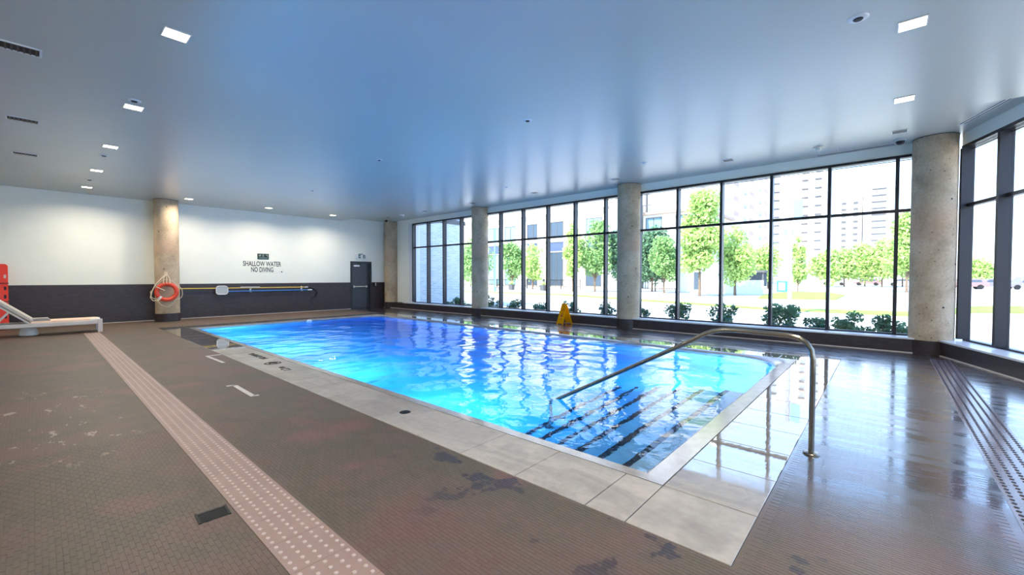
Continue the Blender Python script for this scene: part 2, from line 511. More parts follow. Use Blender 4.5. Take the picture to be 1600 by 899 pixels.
# outdoors
MT['pave'] = plain('pale_paving', srgb(196, 190, 182), 0.85, var=0.06, vscale=0.6)
MT['grass'] = plain('lawn', srgb(122, 152, 52), 0.9, var=0.18, vscale=1.2, bump=0.6, bscale=30)
MT['soil'] = plain('bed_soil', srgb(120, 112, 100), 0.95, var=0.2, vscale=6, bump=0.5, bscale=20)
def leaf(name, c1, c2):
    a = N(name)
    oi = a.noise(3.0, 3, 0.7)
    col = a.ramp(oi, [(0.3, c1), (0.7, c2)])
    d = a.n('ShaderNodeBsdfDiffuse'); t = a.n('ShaderNodeBsdfTranslucent'); m = a.n('ShaderNodeMixShader')
    a.L(col, d.inputs[0]); a.L(col, t.inputs[0]); m.inputs[0].default_value = 0.35
    a.L(d.outputs[0], m.inputs[1]); a.L(t.outputs[0], m.inputs[2]); a.L(m.outputs[0], a.out.inputs[0])
    return a.m
MT['leaf_light'] = leaf('leaf_light', srgb(160, 192, 104), srgb(208, 226, 152))
MT['leaf_mid'] = leaf('leaf_mid', srgb(118, 158, 98), srgb(174, 206, 138))
MT['leaf_dark'] = leaf('leaf_dark', srgb(78, 116, 88), srgb(134, 170, 134))
MT['leaf_shrub'] = leaf('leaf_shrub', srgb(56, 92, 72), srgb(128, 164, 122))
MT['bark'] = plain('bark', srgb(112, 94, 78), 0.9, var=0.2, vscale=6, bump=0.5, bscale=20)
MT['stone_b'] = plain('buff_stone', srgb(226, 214, 200), 0.8, var=0.04, vscale=0.5)
MT['stone_w'] = plain('white_stone', srgb(232, 230, 226), 0.8, var=0.02, vscale=0.5)
MT['tower'] = plain('tower_concrete', srgb(232, 228, 224), 0.8)
MT['glass_b'] = plain('far_window_glass', srgb(120, 158, 170), 0.15, spec=0.8)
MT['glass_dark'] = plain('far_dark_glass', srgb(70, 84, 100), 0.2)
MT['spandrel'] = plain('blue_grey_panel', srgb(74, 88, 122), 0.5)
MT['frame_b'] = plain('far_window_frame', srgb(84, 84, 84), 0.5)
MT['fence'] = plain('black_iron', srgb(34, 36, 40), 0.5)
MT['balcony'] = plain('balcony_rail', srgb(176, 150, 132), 0.6)
MT['balcony_blue'] = plain('balcony_glass', srgb(150, 156, 172), 0.4)
MT['pole_grey'] = plain('lamp_post_grey', srgb(150, 150, 152), 0.5)
MT['pole_teal'] = plain('teal_post_paint', srgb(110, 150, 148), 0.5)
MT['teal'] = plain('teal_box', srgb(60, 190, 176), 0.45)
MT['banner'] = plain('pale_blue_banner', srgb(120, 170, 220), 0.7)
MT['car_grey'] = plain('car_grey', srgb(120, 116, 124), 0.3)
MT['car_red'] = plain('car_dark_red', srgb(140, 110, 112), 0.3)
MT['car_white'] = plain('car_silver', srgb(196, 194, 198), 0.3)
a = N('blue_grey_brick')
g = a.xyz()
comb = a.n('ShaderNodeCombineXYZ'); a.L(a.math('ADD', g[0], g[1]), comb.inputs[0]); a.L(g[2], comb.inputs[1])
br = a.n('ShaderNodeTexBrick'); a.L(comb.outputs[0], br.inputs['Vector'])
br.inputs['Scale'].default_value = 1.0; br.inputs['Brick Width'].default_value = 0.30; br.inputs['Row Height'].default_value = 0.085; br.inputs['Mortar Size'].default_value = 0.008
br.inputs['Color1'].default_value = srgb(176, 186, 190); br.inputs['Color2'].default_value = srgb(200, 206, 206); br.inputs['Mortar'].default_value = srgb(226, 228, 226)
a.bsdf(br.outputs['Color'], 0.8, 0, a.bump(br.outputs['Fac'], -0.6, 0.01), 0.3)
MT['brick'] = a.m

# ------------------------------------------------------------------ room shell
BX, BY = 11.17, -0.756                  # corner of the two dwarf walls (floor line)
D2 = Vector((-0.942, -0.335, 0)).normalized()   # along the angled right wall
N2 = Vector((0.335, -0.942, 0)).normalized()    # outward normal of it
def rw(s, off, z=0.0):
    p = Vector((BX, BY, 0)) + D2*s + N2*off
    return (p.x, p.y, z)
XL, YB = -3.5, 18.15
sL = 15.55                               # along the angled wall to the left wall
ZC, ZB = 3.95, 4.11                      # main ceiling, raised band by the windows
XS = 9.05
CX0, CX1, CY0, CY1 = 2.285, 9.45, 0.55, 15.36    # coping outer rectangle
PX0, PX1, PY0, PY1 = 3.03, 8.72, 1.33, 14.64     # water edge

# floor: a slab around the pool pit, top at z = 0 (grout level a hair lower)
fl = MB()
ra, rb = rw(0, 0.75), rw(sL, 0.75)
fl.prism([(XL-0.2, YB+0.3), (XL-0.2, rb[1]), (CX0, rw((BX-CX0)/0.942, 0.75)[1]), (CX0, YB+0.3)], -0.3, 0)
fl.prism([(CX0, CY0), (CX0, rw((BX-CX0)/0.942, 0.75)[1]), (CX1, rw((BX-CX1)/0.942, 0.75)[1]), (CX1, CY0)], -0.3, 0)
fl.prism([(CX1, YB+0.3), (CX1, rw((BX-CX1)/0.942, 0.75)[1]), (11.75, -1.4), (11.75, YB+0.3)], -0.3, 0)
fl.box(CX0, CX1, CY1, YB+0.3, -0.3, 0)
floor = struct(fl.build('floor', MT['deck']), 'brown grey mosaic pool deck, wet on the window side', 'floor')

# the nearest sticks of the deck mosaic as real relief
SY0, SY1 = -0.925, -0.615               # right tactile strip
SX0, SX1 = 0.797, 1.103                 # left tactile strip
Q = []
nrow0, nrow1 = int(-1.2/RH), int(4.6/RH)
for rI in range(nrow0, nrow1):
    v0, v1 = rI*RH, (rI+1)*RH
    off = BW*0.5 if rI % 2 == 0 else 0.0
    for bI in range(int(-1.0/BW), int(5.2/BW)):
        u_0, u_1 = bI*BW - off, (bI+1)*BW - off
        cx_, cy_ = (v0+v1)/2, (u_0+u_1)/2
        ax = cx_*0.7494 + cy_*0.6620
        lat = cx_*0.6620 - cy_*0.7494
        if ax < 1.75 or ax > 4.3 or abs(lat) > ax*1.26: continue
        if v1 > CX0-0.004 and u_1 > CY0-0.004: continue
        if v1 > SX0-0.003 and v0 < SX1+0.003: continue
        if u_1 > SY0-0.003 and u_0 < SY1+0.003 and v1 > SX0: continue
        m_ = 0.0008
        Q.append((v0+m_, v1-m_, u_0+m_, u_1-m_, 0.0010 + 0.0004*random.random()))
# the 300 that show largest are parts of their own; the rest is one relief
Q.sort(key=lambda q: (q[0]*0.7494 + q[2]*0.6620) + 0.25*abs(q[0]*0.6620 - q[2]*0.7494))
near_q, Q = Q[:300], Q[300:]
w_, h_, t_, e_w = RH/2-0.0008, BW/2-0.0008, 0.0022, 0.0012
sm = MB()
sm.v = [(-w_,-h_,0),(w_,-h_,0),(w_,h_,0),(-w_,h_,0),(-w_+e_w,-h_+e_w,t_),(w_-e_w,-h_+e_w,t_),(w_-e_w,h_-e_w,t_),(-w_+e_w,h_-e_w,t_)]
sm.f = [(4,5,6,7),(0,1,5,4),(1,2,6,5),(2,3,7,6),(3,0,4,7)]
stick_me = sm.mesh('mosaic_stick', MT['deck'])
for q in near_q: obj('mosaic_stick', stick_me, floor, ((q[0]+q[1])/2, (q[2]+q[3])/2, q[4]-t_))
Qa = np.array(Q)
x0, x1, y0, y1, zt = Qa.T
z0 = np.zeros_like(zt) - 0.001
b_ = 0.0012
def quad(*pts): return np.stack([np.stack(p, -1) for p in pts], 1)
P = np.concatenate([
    quad((x0+b_,y0+b_,zt),(x1-b_,y0+b_,zt),(x1-b_,y1-b_,zt),(x0+b_,y1-b_,zt)),
    quad((x0,y0,z0),(x1,y0,z0),(x1-b_,y0+b_,zt),(x0+b_,y0+b_,zt)),
    quad((x1,y0,z0),(x1,y1,z0),(x1-b_,y1-b_,zt),(x1-b_,y0+b_,zt)),
    quad((x1,y1,z0),(x0,y1,z0),(x0+b_,y1-b_,zt),(x1-b_,y1-b_,zt)),
    quad((x0,y1,z0),(x0,y0,z0),(x0+b_,y0+b_,zt),(x0+b_,y1-b_,zt))])
tl = obj('mosaic_sticks', quads_mesh('mosaic_sticks', P, MT['deck']), floor)
tl['kind'] = 'stuff'

# ceiling
cl = MB()
yR = lambda x: rw((BX - x + 0.335*0.6)/0.942, 0.6)[1]
cl.prism([(XL-0.2, YB+0.3), (XL-0.2, yR(XL-0.2)), (XS, yR(XS)), (XS, YB+0.3)], ZC, 4.7)
cl.prism([(XS, YB+0.3), (XS, yR(XS)), (11.6, yR(11.6)+0.15), (12.0, -0.9), (12.0, YB+0.3)], ZB, 4.7)
struct(cl.build('ceiling', MT['ceiling']), 'satin white ceiling with a raised band along the windows', 'ceiling')

# walls
DX0, DX1, DZ = 9.53, 10.47, 2.13
wb = MB()
wb.box(XL-0.2, DX0, YB, YB+0.25, 0, 4.3)
wb.box(DX1, 11.9, YB, YB+0.25, 0, 4.3)
wb.box(DX0, DX1, YB, YB+0.25, DZ, 4.3)
wb.box(DX0, DX1, YB+0.2, YB+0.25, 0, DZ)
struct(wb.build('wall_back', MT['wall']), 'white painted back wall above the dark tiled dado', 'wall')
wl = MB().box(XL-0.25, XL, rb[1]-0.3, YB+0.25, 0, 4.3)
struct(wl.build('wall_left', MT['wall']), 'white painted wall on the left', 'wall')

dado = MB()
dado.box(XL, DX0-0.05, YB-0.018, YB, 0.0, 1.207)
dado.box(DX1+0.05, 11.52, YB-0.018, YB, 0.0, 1.207)
struct(dado.build('trim_1', MT['dado']), 'dark mosaic tile dado along the back wall', 'dado')
bb = MB().box(XL, DX0-0.05, YB-0.026, YB-0.018, 0.0, 0.02)
struct(bb.build('baseboard_back', MT['skirt']), 'thin pale trim at the foot of the back wall', 'baseboard')

# short solid piece of the window wall at its far end
wr = MB()
wr.box(11.52, 11.9, 16.52, YB, 0.0, 4.3)
struct(wr.build('wall_right', MT['wall']), 'pale grey wall piece between far column and windows', 'wall')

# dwarf wall and sill below the windows
XG = 11.60                      # glass line
dw = MB().box(BX, 11.9, BY, YB-0.018, 0.0, 0.262)
dw.prism([rw(0,0)[:2], rw(sL,0)[:2], rw(sL,0.73)[:2], rw(-0.35,0.73)[:2]], 0.0, 0.262)
struct(dw.build('trim_2', MT['dado']), 'dark tiled dwarf wall under the windows', 'dwarf wall')
sl = MB().box(BX-0.012, 11.9, BY, 16.52, 0.262, 0.292)
sl.prism([rw(0,-0.012)[:2], rw(sL,-0.012)[:2], rw(sL,0.73)[:2], rw(-0.35,0.73)[:2]], 0.2621, 0.2921)
struct(sl.build('trim_3', MT['sill']), 'white stone window sill on the dwarf wall', 'sill')
bs = MB().box(BX-0.008, BX, BY, YB-0.03, 0.0, 0.015)
bs.obox(rw(0,0), D2*sL, N2*-0.008, (0,0,0.018))
struct(bs.build('baseboard_right', MT['skirt']), 'thin pale trim at the foot of the dwarf wall', 'baseboard')
# header between ceiling and window head
tj = MB().box(11.48, 11.9, 16.22, 16.52, 0.292, 3.885)
struct(tj.build('trim_4', MT['paint_ext']), 'white jamb at the far end of the window wall', 'jamb')
hd = MB().box(11.5, 11.9, -0.9, 16.52, 3.885, 4.3)
hd.obox(rw(sL,0.33,3.86), -D2*(sL+0.1), N2*0.4, (0,0,0.45))
struct(hd.build('wall_front', MT['wall']), 'white header above the windows', 'wall')

# ---------------------------------------------------------------- windows
def window(name, label, org, d, n, ss, z0, z1, zt, wide_from=99):
    """org + d*s along the wall, n outward; glass at n*0; mullions stand 0.15 inward"""
    root = bpy.data.objects.new(name, None); COL.objects.link(root); struct(root, label, 'window')
    d, n, org = Vector(d), Vector(n), Vector(org)
    rh = d.cross(n).z > 0
    def bar(nm, s0, s1, n0, n1, a, b, m=MT['frame'], bev=0.0):
        o = org + d*s0 + n*n0; o.z = a
        mb = MB()
        if rh: mb.obox(o, d*(s1-s0), n*(n1-n0), (0,0,b-a))
        else: mb.obox(o, n*(n1-n0), d*(s1-s0), (0,0,b-a))
        return mb.build(nm, m, root)
    for s in ss: bar('mullion', s-0.03, s+0.03, -0.15, 0.03, z0+0.03, z1-0.04)
    bar('head_frame', ss[0]-0.03, ss[-1]+0.03, -0.13, 0.03, z1-0.04, z1+0.012)
    bar('sill_frame', ss[0]-0.03, ss[-1]+0.03, -0.05, 0.03, z0-0.005, z0+0.03)
    for s0, s1 in zip(ss[:-1], ss[1:]):
        bar('transom', s0+0.03, s1-0.03, -0.06, 0.03, zt-0.03, zt+0.03)
        bar('glass_bead', s0+0.03, s1-0.03, -0.012, 0.012, z1-0.075, z1-0.062)
        bar('window_pane', s0+0.03, s1-0.03, -0.004, 0.004, z0+0.03, zt-0.03, MT['glass'])
        bar('window_pane', s0+0.03, s1-0.03, -0.004, 0.004, zt+0.03, z1-0.04, MT['glass'])
    return root
window('window_1', 'long dark framed window wall facing the street', (XG, -0.16, 0), (0,1,0), (1,0,0), [-0.35] + [1.09*k for k in range(16)], 0.292, 3.88, 2.80)
window('window_2', 'angled dark framed window wall at the right', rw(0.0, 0.43), D2, N2, [-0.02, 0.97, 2.0, 3.03, 6.0, 9.0, 12.0, 15.5], 0.292, 3.86, 2.78)

# ---------------------------------------------------------------- columns
def column(x, y, top, label):
    t = thing('concrete_column', label, 'column', (x, y, 0), 0, 'round concrete columns')
    MB().lathe([(0.32, 0.262), (0.32, top-0.001)], seg=48).build('shaft', MT['concrete'], t, smooth=True)
    MB().lathe([(0.334, 0.0), (0.334, 0.262), (0.3195, 0.265)], seg=48).build('base_band', MT['dado'], t, smooth=True)
    MB().lathe([(0.325, top-0.012), (0.325, top-0.001)], seg=48).build('top_joint', MT['vent'], t, smooth=True)
    for a_, z in ((3.6, 0.9), (4.3, 1.7), (3.9, 2.9), (4.6, 3.7)):
        MB().lathe([(0.0001, 0.004), (0.016, 0.004), (0.02, 0.0)], seg=10, axis='x').build('tie_hole', MT['vent'], t, loc=(0.317*math.cos(a_), 0.317*math.sin(a_), z)).rotation_euler = (0, 0, a_)
    return t
column(2.88, 17.62, ZC, 'round concrete column holding the orange lifebuoy, by the back wall')
column(11.38, 17.80, ZB, 'slim-looking concrete column in the far corner right of the door')
column(11.38, 11.70, ZB, 'concrete column between far window bays, second from the door')
column(11.38, 5.56, ZB, 'concrete column right of the yellow floor sign, in the middle of the window wall')
column(11.38, -0.68, ZB, 'large near concrete column at the corner where the two window walls meet')

# ---------------------------------------------------------------- pool
def rounded(x0, x1, y0, y1, r):
    """ccw loop with the two window-side corners rounded"""
    out = [(x0, y0)]
    for i in range(13):
        a = math.radians(-90 + 90*i/12); out.append((x1-r+r*math.cos(a), y0+r+r*math.sin(a)))
    for i in range(13):
        a = math.radians(90*i/12); out.append((x1-r+r*math.cos(a), y1-r+r*math.sin(a)))
    out.append((x0, y1))
    return out
TX0, TX1, TY0, TY1 = 2.868, 8.86, 1.13, 14.79     # joint between tiles and bullnose
cop = thing('pool_coping', 'grey stone coping tiles framing the pool, wet on the window side', 'coping', kind='structure')
tile_mesh = {}
def ctile(x0, x1, y0, y1):
    g_ = 0.0035
    w, h = round(x1-x0-2*g_, 3), round(y1-y0-2*g_, 3)
    if (w, h) not in tile_mesh:
        mb = MB(); b = 0.003
        n = 0
        mb.v = [(-w/2,-h/2,-0.03),(w/2,-h/2,-0.03),(w/2,h/2,-0.03),(-w/2,h/2,-0.03),(-w/2,-h/2,-b),(w/2,-h/2,-b),(w/2,h/2,-b),(-w/2,h/2,-b),
                (-w/2+b,-h/2+b,0),(w/2-b,-h/2+b,0),(w/2-b,h/2-b,0),(-w/2+b,h/2-b,0)]
        mb.f = [(8,9,10,11)] + [(i, (i+1)%4, 4+(i+1)%4, 4+i) for i in range(4)] + [(4+i, 4+(i+1)%4, 8+(i+1)%4, 8+i) for i in range(4)]
        tile_mesh[(w, h)] = mb.mesh('coping_tile', MT['coping'])
    dz = random.uniform(-0.0006, 0.0006)
    o = obj('coping_tile', tile_mesh[(w, h)], cop, ((x0+x1)/2, (y0+y1)/2, 0.004+dz))
    o.rotation_euler = (random.uniform(-.0006,.0006), random.uniform(-.0006,.0006), 0)
xs = [TX0 + 0.5835*i for i in range(11)]; xs[-1] = min(xs[-1], TX1)
xs = [x for x in xs if x < TX1-0.2] + [TX1]
ys = [1.13, 1.405] + [1.405 + 0.594*i for i in range(1, 40)]
ys = [y for y in ys if y < TY1-0.2] + [TY1]
ctile(CX0, TX0, CY0, TY0); ctile(TX1, CX1, CY0, TY0); ctile(CX0, TX0, TY1, CY1); ctile(TX1, CX1, TY1, CY1)
for a0_, a1_ in zip(xs[:-1], xs[1:]):
    ctile(a0_, a1_, CY0, TY0); ctile(a0_, a1_, TY1, CY1)
for a0_, a1_ in zip(ys[:-1], ys[1:]):
    ctile(CX0, TX0, a0_, a1_); ctile(TX1, CX1, a0_, a1_)
# bed below the tiles (dark joints) and the sloping bullnose ring
bed = MB()
for q in ((CX0, CX1, CY0, PY0-0.03), (CX0, CX1, PY1+0.03, CY1), (CX0, PX0-0.03, PY0-0.03, PY1+0.03), (PX1+0.03, CX1, PY0-0.03, PY1+0.03)):
    bed.box(*q, -0.3, -0.045)
bed.build('tile_bed', MT['grate'], cop)
inner = rounded(PX0, PX1, PY0, PY1, 0.68)
mid = rounded(PX0-0.035, PX1+0.035, PY0-0.035, PY1+0.035, 0.70)
def on_rect(p):   # matching point on the tile joint rectangle
    x, y = p
    cx_, cy_ = (PX0+PX1)/2, (PY0+PY1)/2
    return p
k = len(inner)
outer = [(TX0, TY0)] + [None]*26 + [(TX0, TY1)]
c1 = [(TX1-0.6 + 0.6*min(1, i/6), TY0 if i <= 6 else TY0 + 0.6*(i-6)/6) for i in range(13)]
c2 = [(TX1 if i <= 6 else TX1 - 0.6*(i-6)/6, TY1-0.6 + 0.6*min(1, i/6)) for i in range(13)]
outer = [(TX0, TY0)] + c1 + c2 + [(TX0, TY1)]
bn = MB()
rings = [([(x, y) for x, y in outer], -0.03), (outer, 0.004), (mid, -0.006), (inner, -0.036), (inner, -0.30)]
# keep a 3 mm joint to the tiles
def shrink(l, d): 
    cx_, cy_ = (TX0+TX1)/2, (TY0+TY1)/2
    return [(x - math.copysign(d, x-cx_), y - math.copysign(d, y-cy_)) for x, y in l]
rings[0] = (shrink(outer, 0.004), -0.03); rings[1] = (shrink(outer, 0.004), 0.004)
for l, z in rings: bn.v += [(x, y, z) for x, y in l]
for ri in range(len(rings)-1):
    for i in range(k):
        j = (i+1) % k
        bn.f.append((ri*k+i, ri*k+j, (ri+1)*k+j, (ri+1)*k+i))
bn.smooth = True
bn.build('bullnose', MT['bullnose'], cop)

bas = thing('pool_basin', 'pale plaster pool basin under the blue water', 'pool', kind='structure')
pz = -1.30
MB().box(PX0-0.3, PX1+0.3, PY0-0.3, PY1+0.3, pz-0.2, pz).build('pool_floor', MT['basin'], bas)
w_ = MB()
k = len(inner)
w_.v = [(x, y, -0.25) for x, y in inner] + [(x, y, pz) for x, y in inner]
for i in range(k):
    j = (i+1) % k
    w_.f.append((i, k+i, k+j, j))
w_.v += [(x, y, -0.25) for x, y in rounded(PX0-0.3, PX1+0.3, PY0-0.3, PY1+0.3, 0.6)] + [(x, y, pz) for x, y in rounded(PX0-0.3, PX1+0.3, PY0-0.3, PY1+0.3, 0.6)]
for i in range(k):
    j = (i+1) % k
    w_.f.append((2*k+i, 2*k+j, 3*k+j, 3*k+i)); w_.f.append((i, j, 2*k+j, 2*k+i))
w_.build('pool_wall', MT['basin'], bas)
SXE = 6.2
for i in range(1, 7):
    ya, yb = PY0, 1.28 + 0.32*i
    zt_ = -0.035 - 0.172*i
    st = MB().box(PX0, SXE, (PY0 if i == 1 else 1.28+0.32*(i-1)), yb, pz, zt_).build('step', MT['basin'], bas)
    nb = MB().box(PX0, SXE, yb-0.06, yb+0.004, zt_-0.05, zt_+0.004).build('step_nosing', MT['nosing'], st)

# water: a closed body, waved on top
nx_, ny_ = 150, 340
gx = np.linspace(PX0-0.06, PX1+0.06, nx_); gy = np.linspace(PY0-0.06, PY1+0.06, ny_)
GX, GY = np.meshgrid(gx, gy)
GZ = np.zeros_like(GX)
for _ in range(26):
    lam = 0.32 * (4.0 ** rng.random()); th = rng.normal(0.7, 0.9); ph = rng.random()*6.28
    kx, ky = math.cos(th)*2*math.pi/lam, math.sin(th)*2*math.pi/lam
    amp = 0.0021*lam
    GZ += amp*np.sin(kx*GX + ky*GY + ph + 0.6*np.sin(0.9*GX+1.3*GY+ph))
cal = (0.35 + 0.65*(1/(1+np.exp((GY-9.5)*0.7)))) * (0.28 + 0.72/(1+np.exp(-(GY-4.2)*2.0)))
GZ = GZ*cal*1.5 - 0.031
wv = np.stack([GX, GY, GZ], -1).reshape(-1, 3)
wm = MB()
wm.v = [tuple(p) for p in wv]
idx = np.arange(nx_*ny_).reshape(ny_, nx_)
wm.f = [tuple(q) for q in np.stack([idx[:-1,:-1], idx[:-1,1:], idx[1:,1:], idx[1:,:-1]], -1).reshape(-1, 4).tolist()]
loop = list(idx[0,:]) + list(idx[1:,-1]) + list(idx[-1,-2::-1]) + list(idx[-2:0:-1,0])
nb0 = len(wm.v); kk = len(loop)
wm.v += [(wm.v[i][0], wm.v[i][1], pz-0.08) for i in loop]
for i in range(kk):
    j = (i+1) % kk
    wm.f.append((int(loop[j]), int(loop[i]), nb0+i, nb0+j))
wm.f.append(tuple(nb0+i for i in reversed(range(kk))))
wo = wm.build('pool_water', MT['water'], smooth=True)
tag(wo, 'rippled bright blue pool water mirroring the windows', 'water', kind='stuff')

# added underwater lamps, hidden from view, to make water and ceiling glow blue
def added_pool_lamp(x, y, z, d, lab):
    t = thing('added_pool_lamp', lab, 'lamp', (x, y, z), 0, 'added underwater lamps')
    q = Vector(d).to_track_quat('Z', 'Y')
    o = MB().lathe([(0.16, 0.0), (0.16, 0.012), (0.12, 0.02), (0.0001, 0.02)], seg=24).build('added_lamp_ring', MT['white'], t, smooth=True)
    o.rotation_euler = q.to_euler()
    ld = bpy.data.lights.new('added_pool_light', 'AREA'); ld.shape = 'DISK'; ld.size = 0.22; ld.energy = POOL_W; ld.color = (0.85, 0.95, 1.0)
    lo = bpy.data.objects.new('added_pool_light', ld); COL.objects.link(lo); lo.parent = t
    lo.location = Vector(d)*0.03; lo.rotation_euler = (-Vector(d)).to_track_quat('Z', 'Y').to_euler()
added_pool_lamp(PX0+0.002, 4.6, -0.40, (1,0,0), 'added unseen underwater lamp in the left pool wall nearest the steps')
added_pool_lamp(PX0+0.002, 7.6, -0.40, (1,0,0), 'added unseen underwater lamp in the left pool wall, second from the steps')
added_pool_lamp(PX0+0.002, 10.6, -0.40, (1,0,0), 'added unseen underwater lamp in the left pool wall, third from the steps')
added_pool_lamp(PX0+0.002, 13.4, -0.40, (1,0,0), 'added unseen underwater lamp in the left pool wall at the far end')
added_pool_lamp(7.4, PY0+0.002, -0.45, (0,1,0), 'added unseen underwater lamp in the near pool wall beside the steps')

fl_ = MB().lathe([(0.0001, -0.03), (0.07, -0.02), (0.085, 0.01), (0.06, 0.045), (0.0001, 0.055)], seg=16).build('pool_float', MT['white'], smooth=True, loc=(6.02, 14.3, -0.02))
tag(fl_, 'small white float on the blue water near the far edge', 'float')

# ---------------------------------------------------------------- tactile strips
def dome_mesh(name, mat, ds, r, h):
    mb = MB()
    for (x, y) in ds:
        mb.lathe([(r, 0.0), (r*0.8, h*0.75), (r*0.35, h), (0.0001, h)], x, y, 0, 8)
    mb.smooth = True
    return mb.mesh(name, mat)
TS = 0.3055
tmesh = MB().box(-TS/2+0.001, TS/2-0.001, -TS/2+0.001, TS/2-0.001, 0, 0.004).mesh('tactile_tile', MT['tactile'])
tmesh_w = MB().box(-TS/2+0.001, TS/2-0.001, -TS/2+0.001, TS/2-0.001, 0, 0.004).mesh('tactile_tile', MT['tactile_wet'])
dpos = [(TS*(i-2)/5.0, TS*(j-2)/5.0) for i in range(5) for j in range(5)]
dm = dome_mesh('dome', MT['dome_light'], dpos, 0.0125, 0.006)
dm_w = dome_mesh('dome', MT['dome_dark'], dpos, 0.0135, 0.006)
t1 = thing('tactile_strip', 'dry pinkish tactile warning strip with pale domes, left of the pool', 'tactile paving', (0,0,0))
yy = -0.92 + TS/2; i = 0
while yy < 15.2:
    o = obj('tactile_tile', tmesh, t1, ((SX0+SX1)/2, yy, 0.0))
    d = obj('dome', dm, o, (0, 0, 0.004)); d['kind'] = 'stuff'
    yy += TS
t2 = thing('tactile_strip', 'wet grey tactile warning strip with dark domes, along the angled window wall', 'tactile paving', (0,0,0))
xx = SX1 + TS/2 + 0.002
while xx < 10.7:
    o = obj('tactile_tile', tmesh_w, t2, (xx, (SY0+SY1)/2, 0.0))
    d = obj('dome', dm_w, o, (0, 0, 0.004)); d['kind'] = 'stuff'
    xx += TS

# ---------------------------------------------------------------- floor drains, tape
dr = thing('floor_drain', 'rectangular black slotted drain beside the left tactile strip', 'drain', (0.695, 3.045, 0), math.radians(-3))
MB().box(-0.075, 0.075, -0.07, 0.07, 0.0, 0.003).build('drain_pan', MT['black'], dr)
for i in range(7):
    MB().box(-0.07, 0.07, -0.063+0.018*i, -0.052+0.018*i, 0.003, 0.006).build('drain_slat', MT['grate'], dr)
for sx in (-1, 1): MB().box(sx*0.075-0.006, sx*0.075+0.006, -0.07, 0.07, 0.0, 0.007).build('drain_rim', MT['grate'], dr)
d2 = thing('coping_drain', 'small round black overflow drain set in the left coping', 'drain', (2.602, 3.822, 0.004))
MB().lathe([(0.0001, 0.0), (0.05, 0.0), (0.056, 0.003), (0.06, 0.0)], seg=20).build('drain_rim', MT['grate'], d2, smooth=True)
MB().cyl(0, 0, 0.0008, 0.0018, 0.046, 18).build('drain_cover', MT['black'], d2)
def tape(name, label, segs):
    mb = MB()
    for (xa, ya, xb, yb, w) in segs:
        d = Vector((xb-xa, yb-ya, 0)); n = Vector((-d.y, d.x, 0)).normalized()*w
        mb.obox((xa-n.x/2, ya-n.y/2, 0.0005), d, n, (0, 0, 0.0018))
    tag(mb.build(name, MT['tape']), label, 'tape', 'white tape marks on the deck')
tape('floor_tape', 'L-shaped white tape mark on the deck, the farther one', [(2.06, 9.28, 2.09, 8.33, 0.05), (2.06, 9.26, 2.28, 9.26, 0.07)])
tape('floor_tape', 'short Z-shaped white tape mark on the deck, the nearer one', [(1.745, 6.52, 1.735, 5.72, 0.055), (1.66, 6.51, 1.77, 6.50, 0.06), (1.735, 5.74, 1.80, 5.73, 0.05)])
# coping lettering, readable from the pool
lt = text_mesh('coping_text', 'NO DIVING', 0.15, MT['letter'], 0.002)
tag(obj('coping_text', lt, None, (2.68, 8.55, 0.0062), (0, 0, math.radians(90))), 'black NO DIVING lettering on the left coping', 'lettering')
lt = text_mesh('coping_text', '1.2 m', 0.17, MT['letter'], 0.002)
tag(obj('coping_text', lt, None, (2.58, 7.06, 0.0062), (0, 0, math.radians(90))), 'black depth lettering on the left coping', 'lettering')
ic = holed('no_diving_symbol', [[(0.13*math.cos(a_), 0.13*math.sin(a_)) for a_ in np.linspace(0, 6.283, 28)[:-1]],
     [(0.10*math.cos(a_), 0.10*math.sin(a_)) for a_ in np.linspace(0, 6.283, 28)[:-1]]], 0.002, MT['letter'])
io = obj('no_diving_symbol', ic, None, (2.62, 7.66, 0.0062))
tag(io, 'round crossed-out diver symbol on the left coping', 'symbol')
MB().obox((-0.095, -0.08, -0.001), (0.17, 0.17, 0), (-0.012, 0.012, 0), (0, 0, 0.002)).build('slash', MT['letter'], io)
MB().tube([(-0.05, 0.045, 0), (0.0, 0.01, 0), (0.05, -0.05, 0)], 0.014, 6).build('figure', MT['letter'], io)

# ---------------------------------------------------------------- handrail
hr = thing('pool_handrail', 'bent stainless steel handrail rising over the pool steps', 'handrail', (4.2, 0, 0))
key = [(0.428, 0.0), (0.428, 0.60), (0.428, 0.78), (0.44, 0.86), (0.475, 0.915), (0.53, 0.948), (0.60, 0.962), (0.75, 0.966), (1.02, 0.972), (1.12, 0.965),
       (1.20, 0.945), (1.28, 0.91), (1.36, 0.86), (1.52, 0.765), (2.06, 0.465), (2.80, 0.055), (2.98, -0.045), (3.05, -0.10), (3.07, -0.18), (3.07, -1.06)]
MB().tube([(0, y, z) for y, z in key], 0.021, 14).build('rail_tube', MT['steel'], hr, smooth=True)
MB().lathe([(0.0215, 0.02), (0.05, 0.016), (0.058, 0.008), (0.058, 0.0)], 0, 0.428, 0, 28).build('base_flange', MT['steel'], hr, smooth=True)
MB().lathe([(0.0215, 0.02), (0.05, 0.016), (0.058, 0.0)], 0, 3.07, -1.065, 24).build('base_flange', MT['steel'], hr, smooth=True)

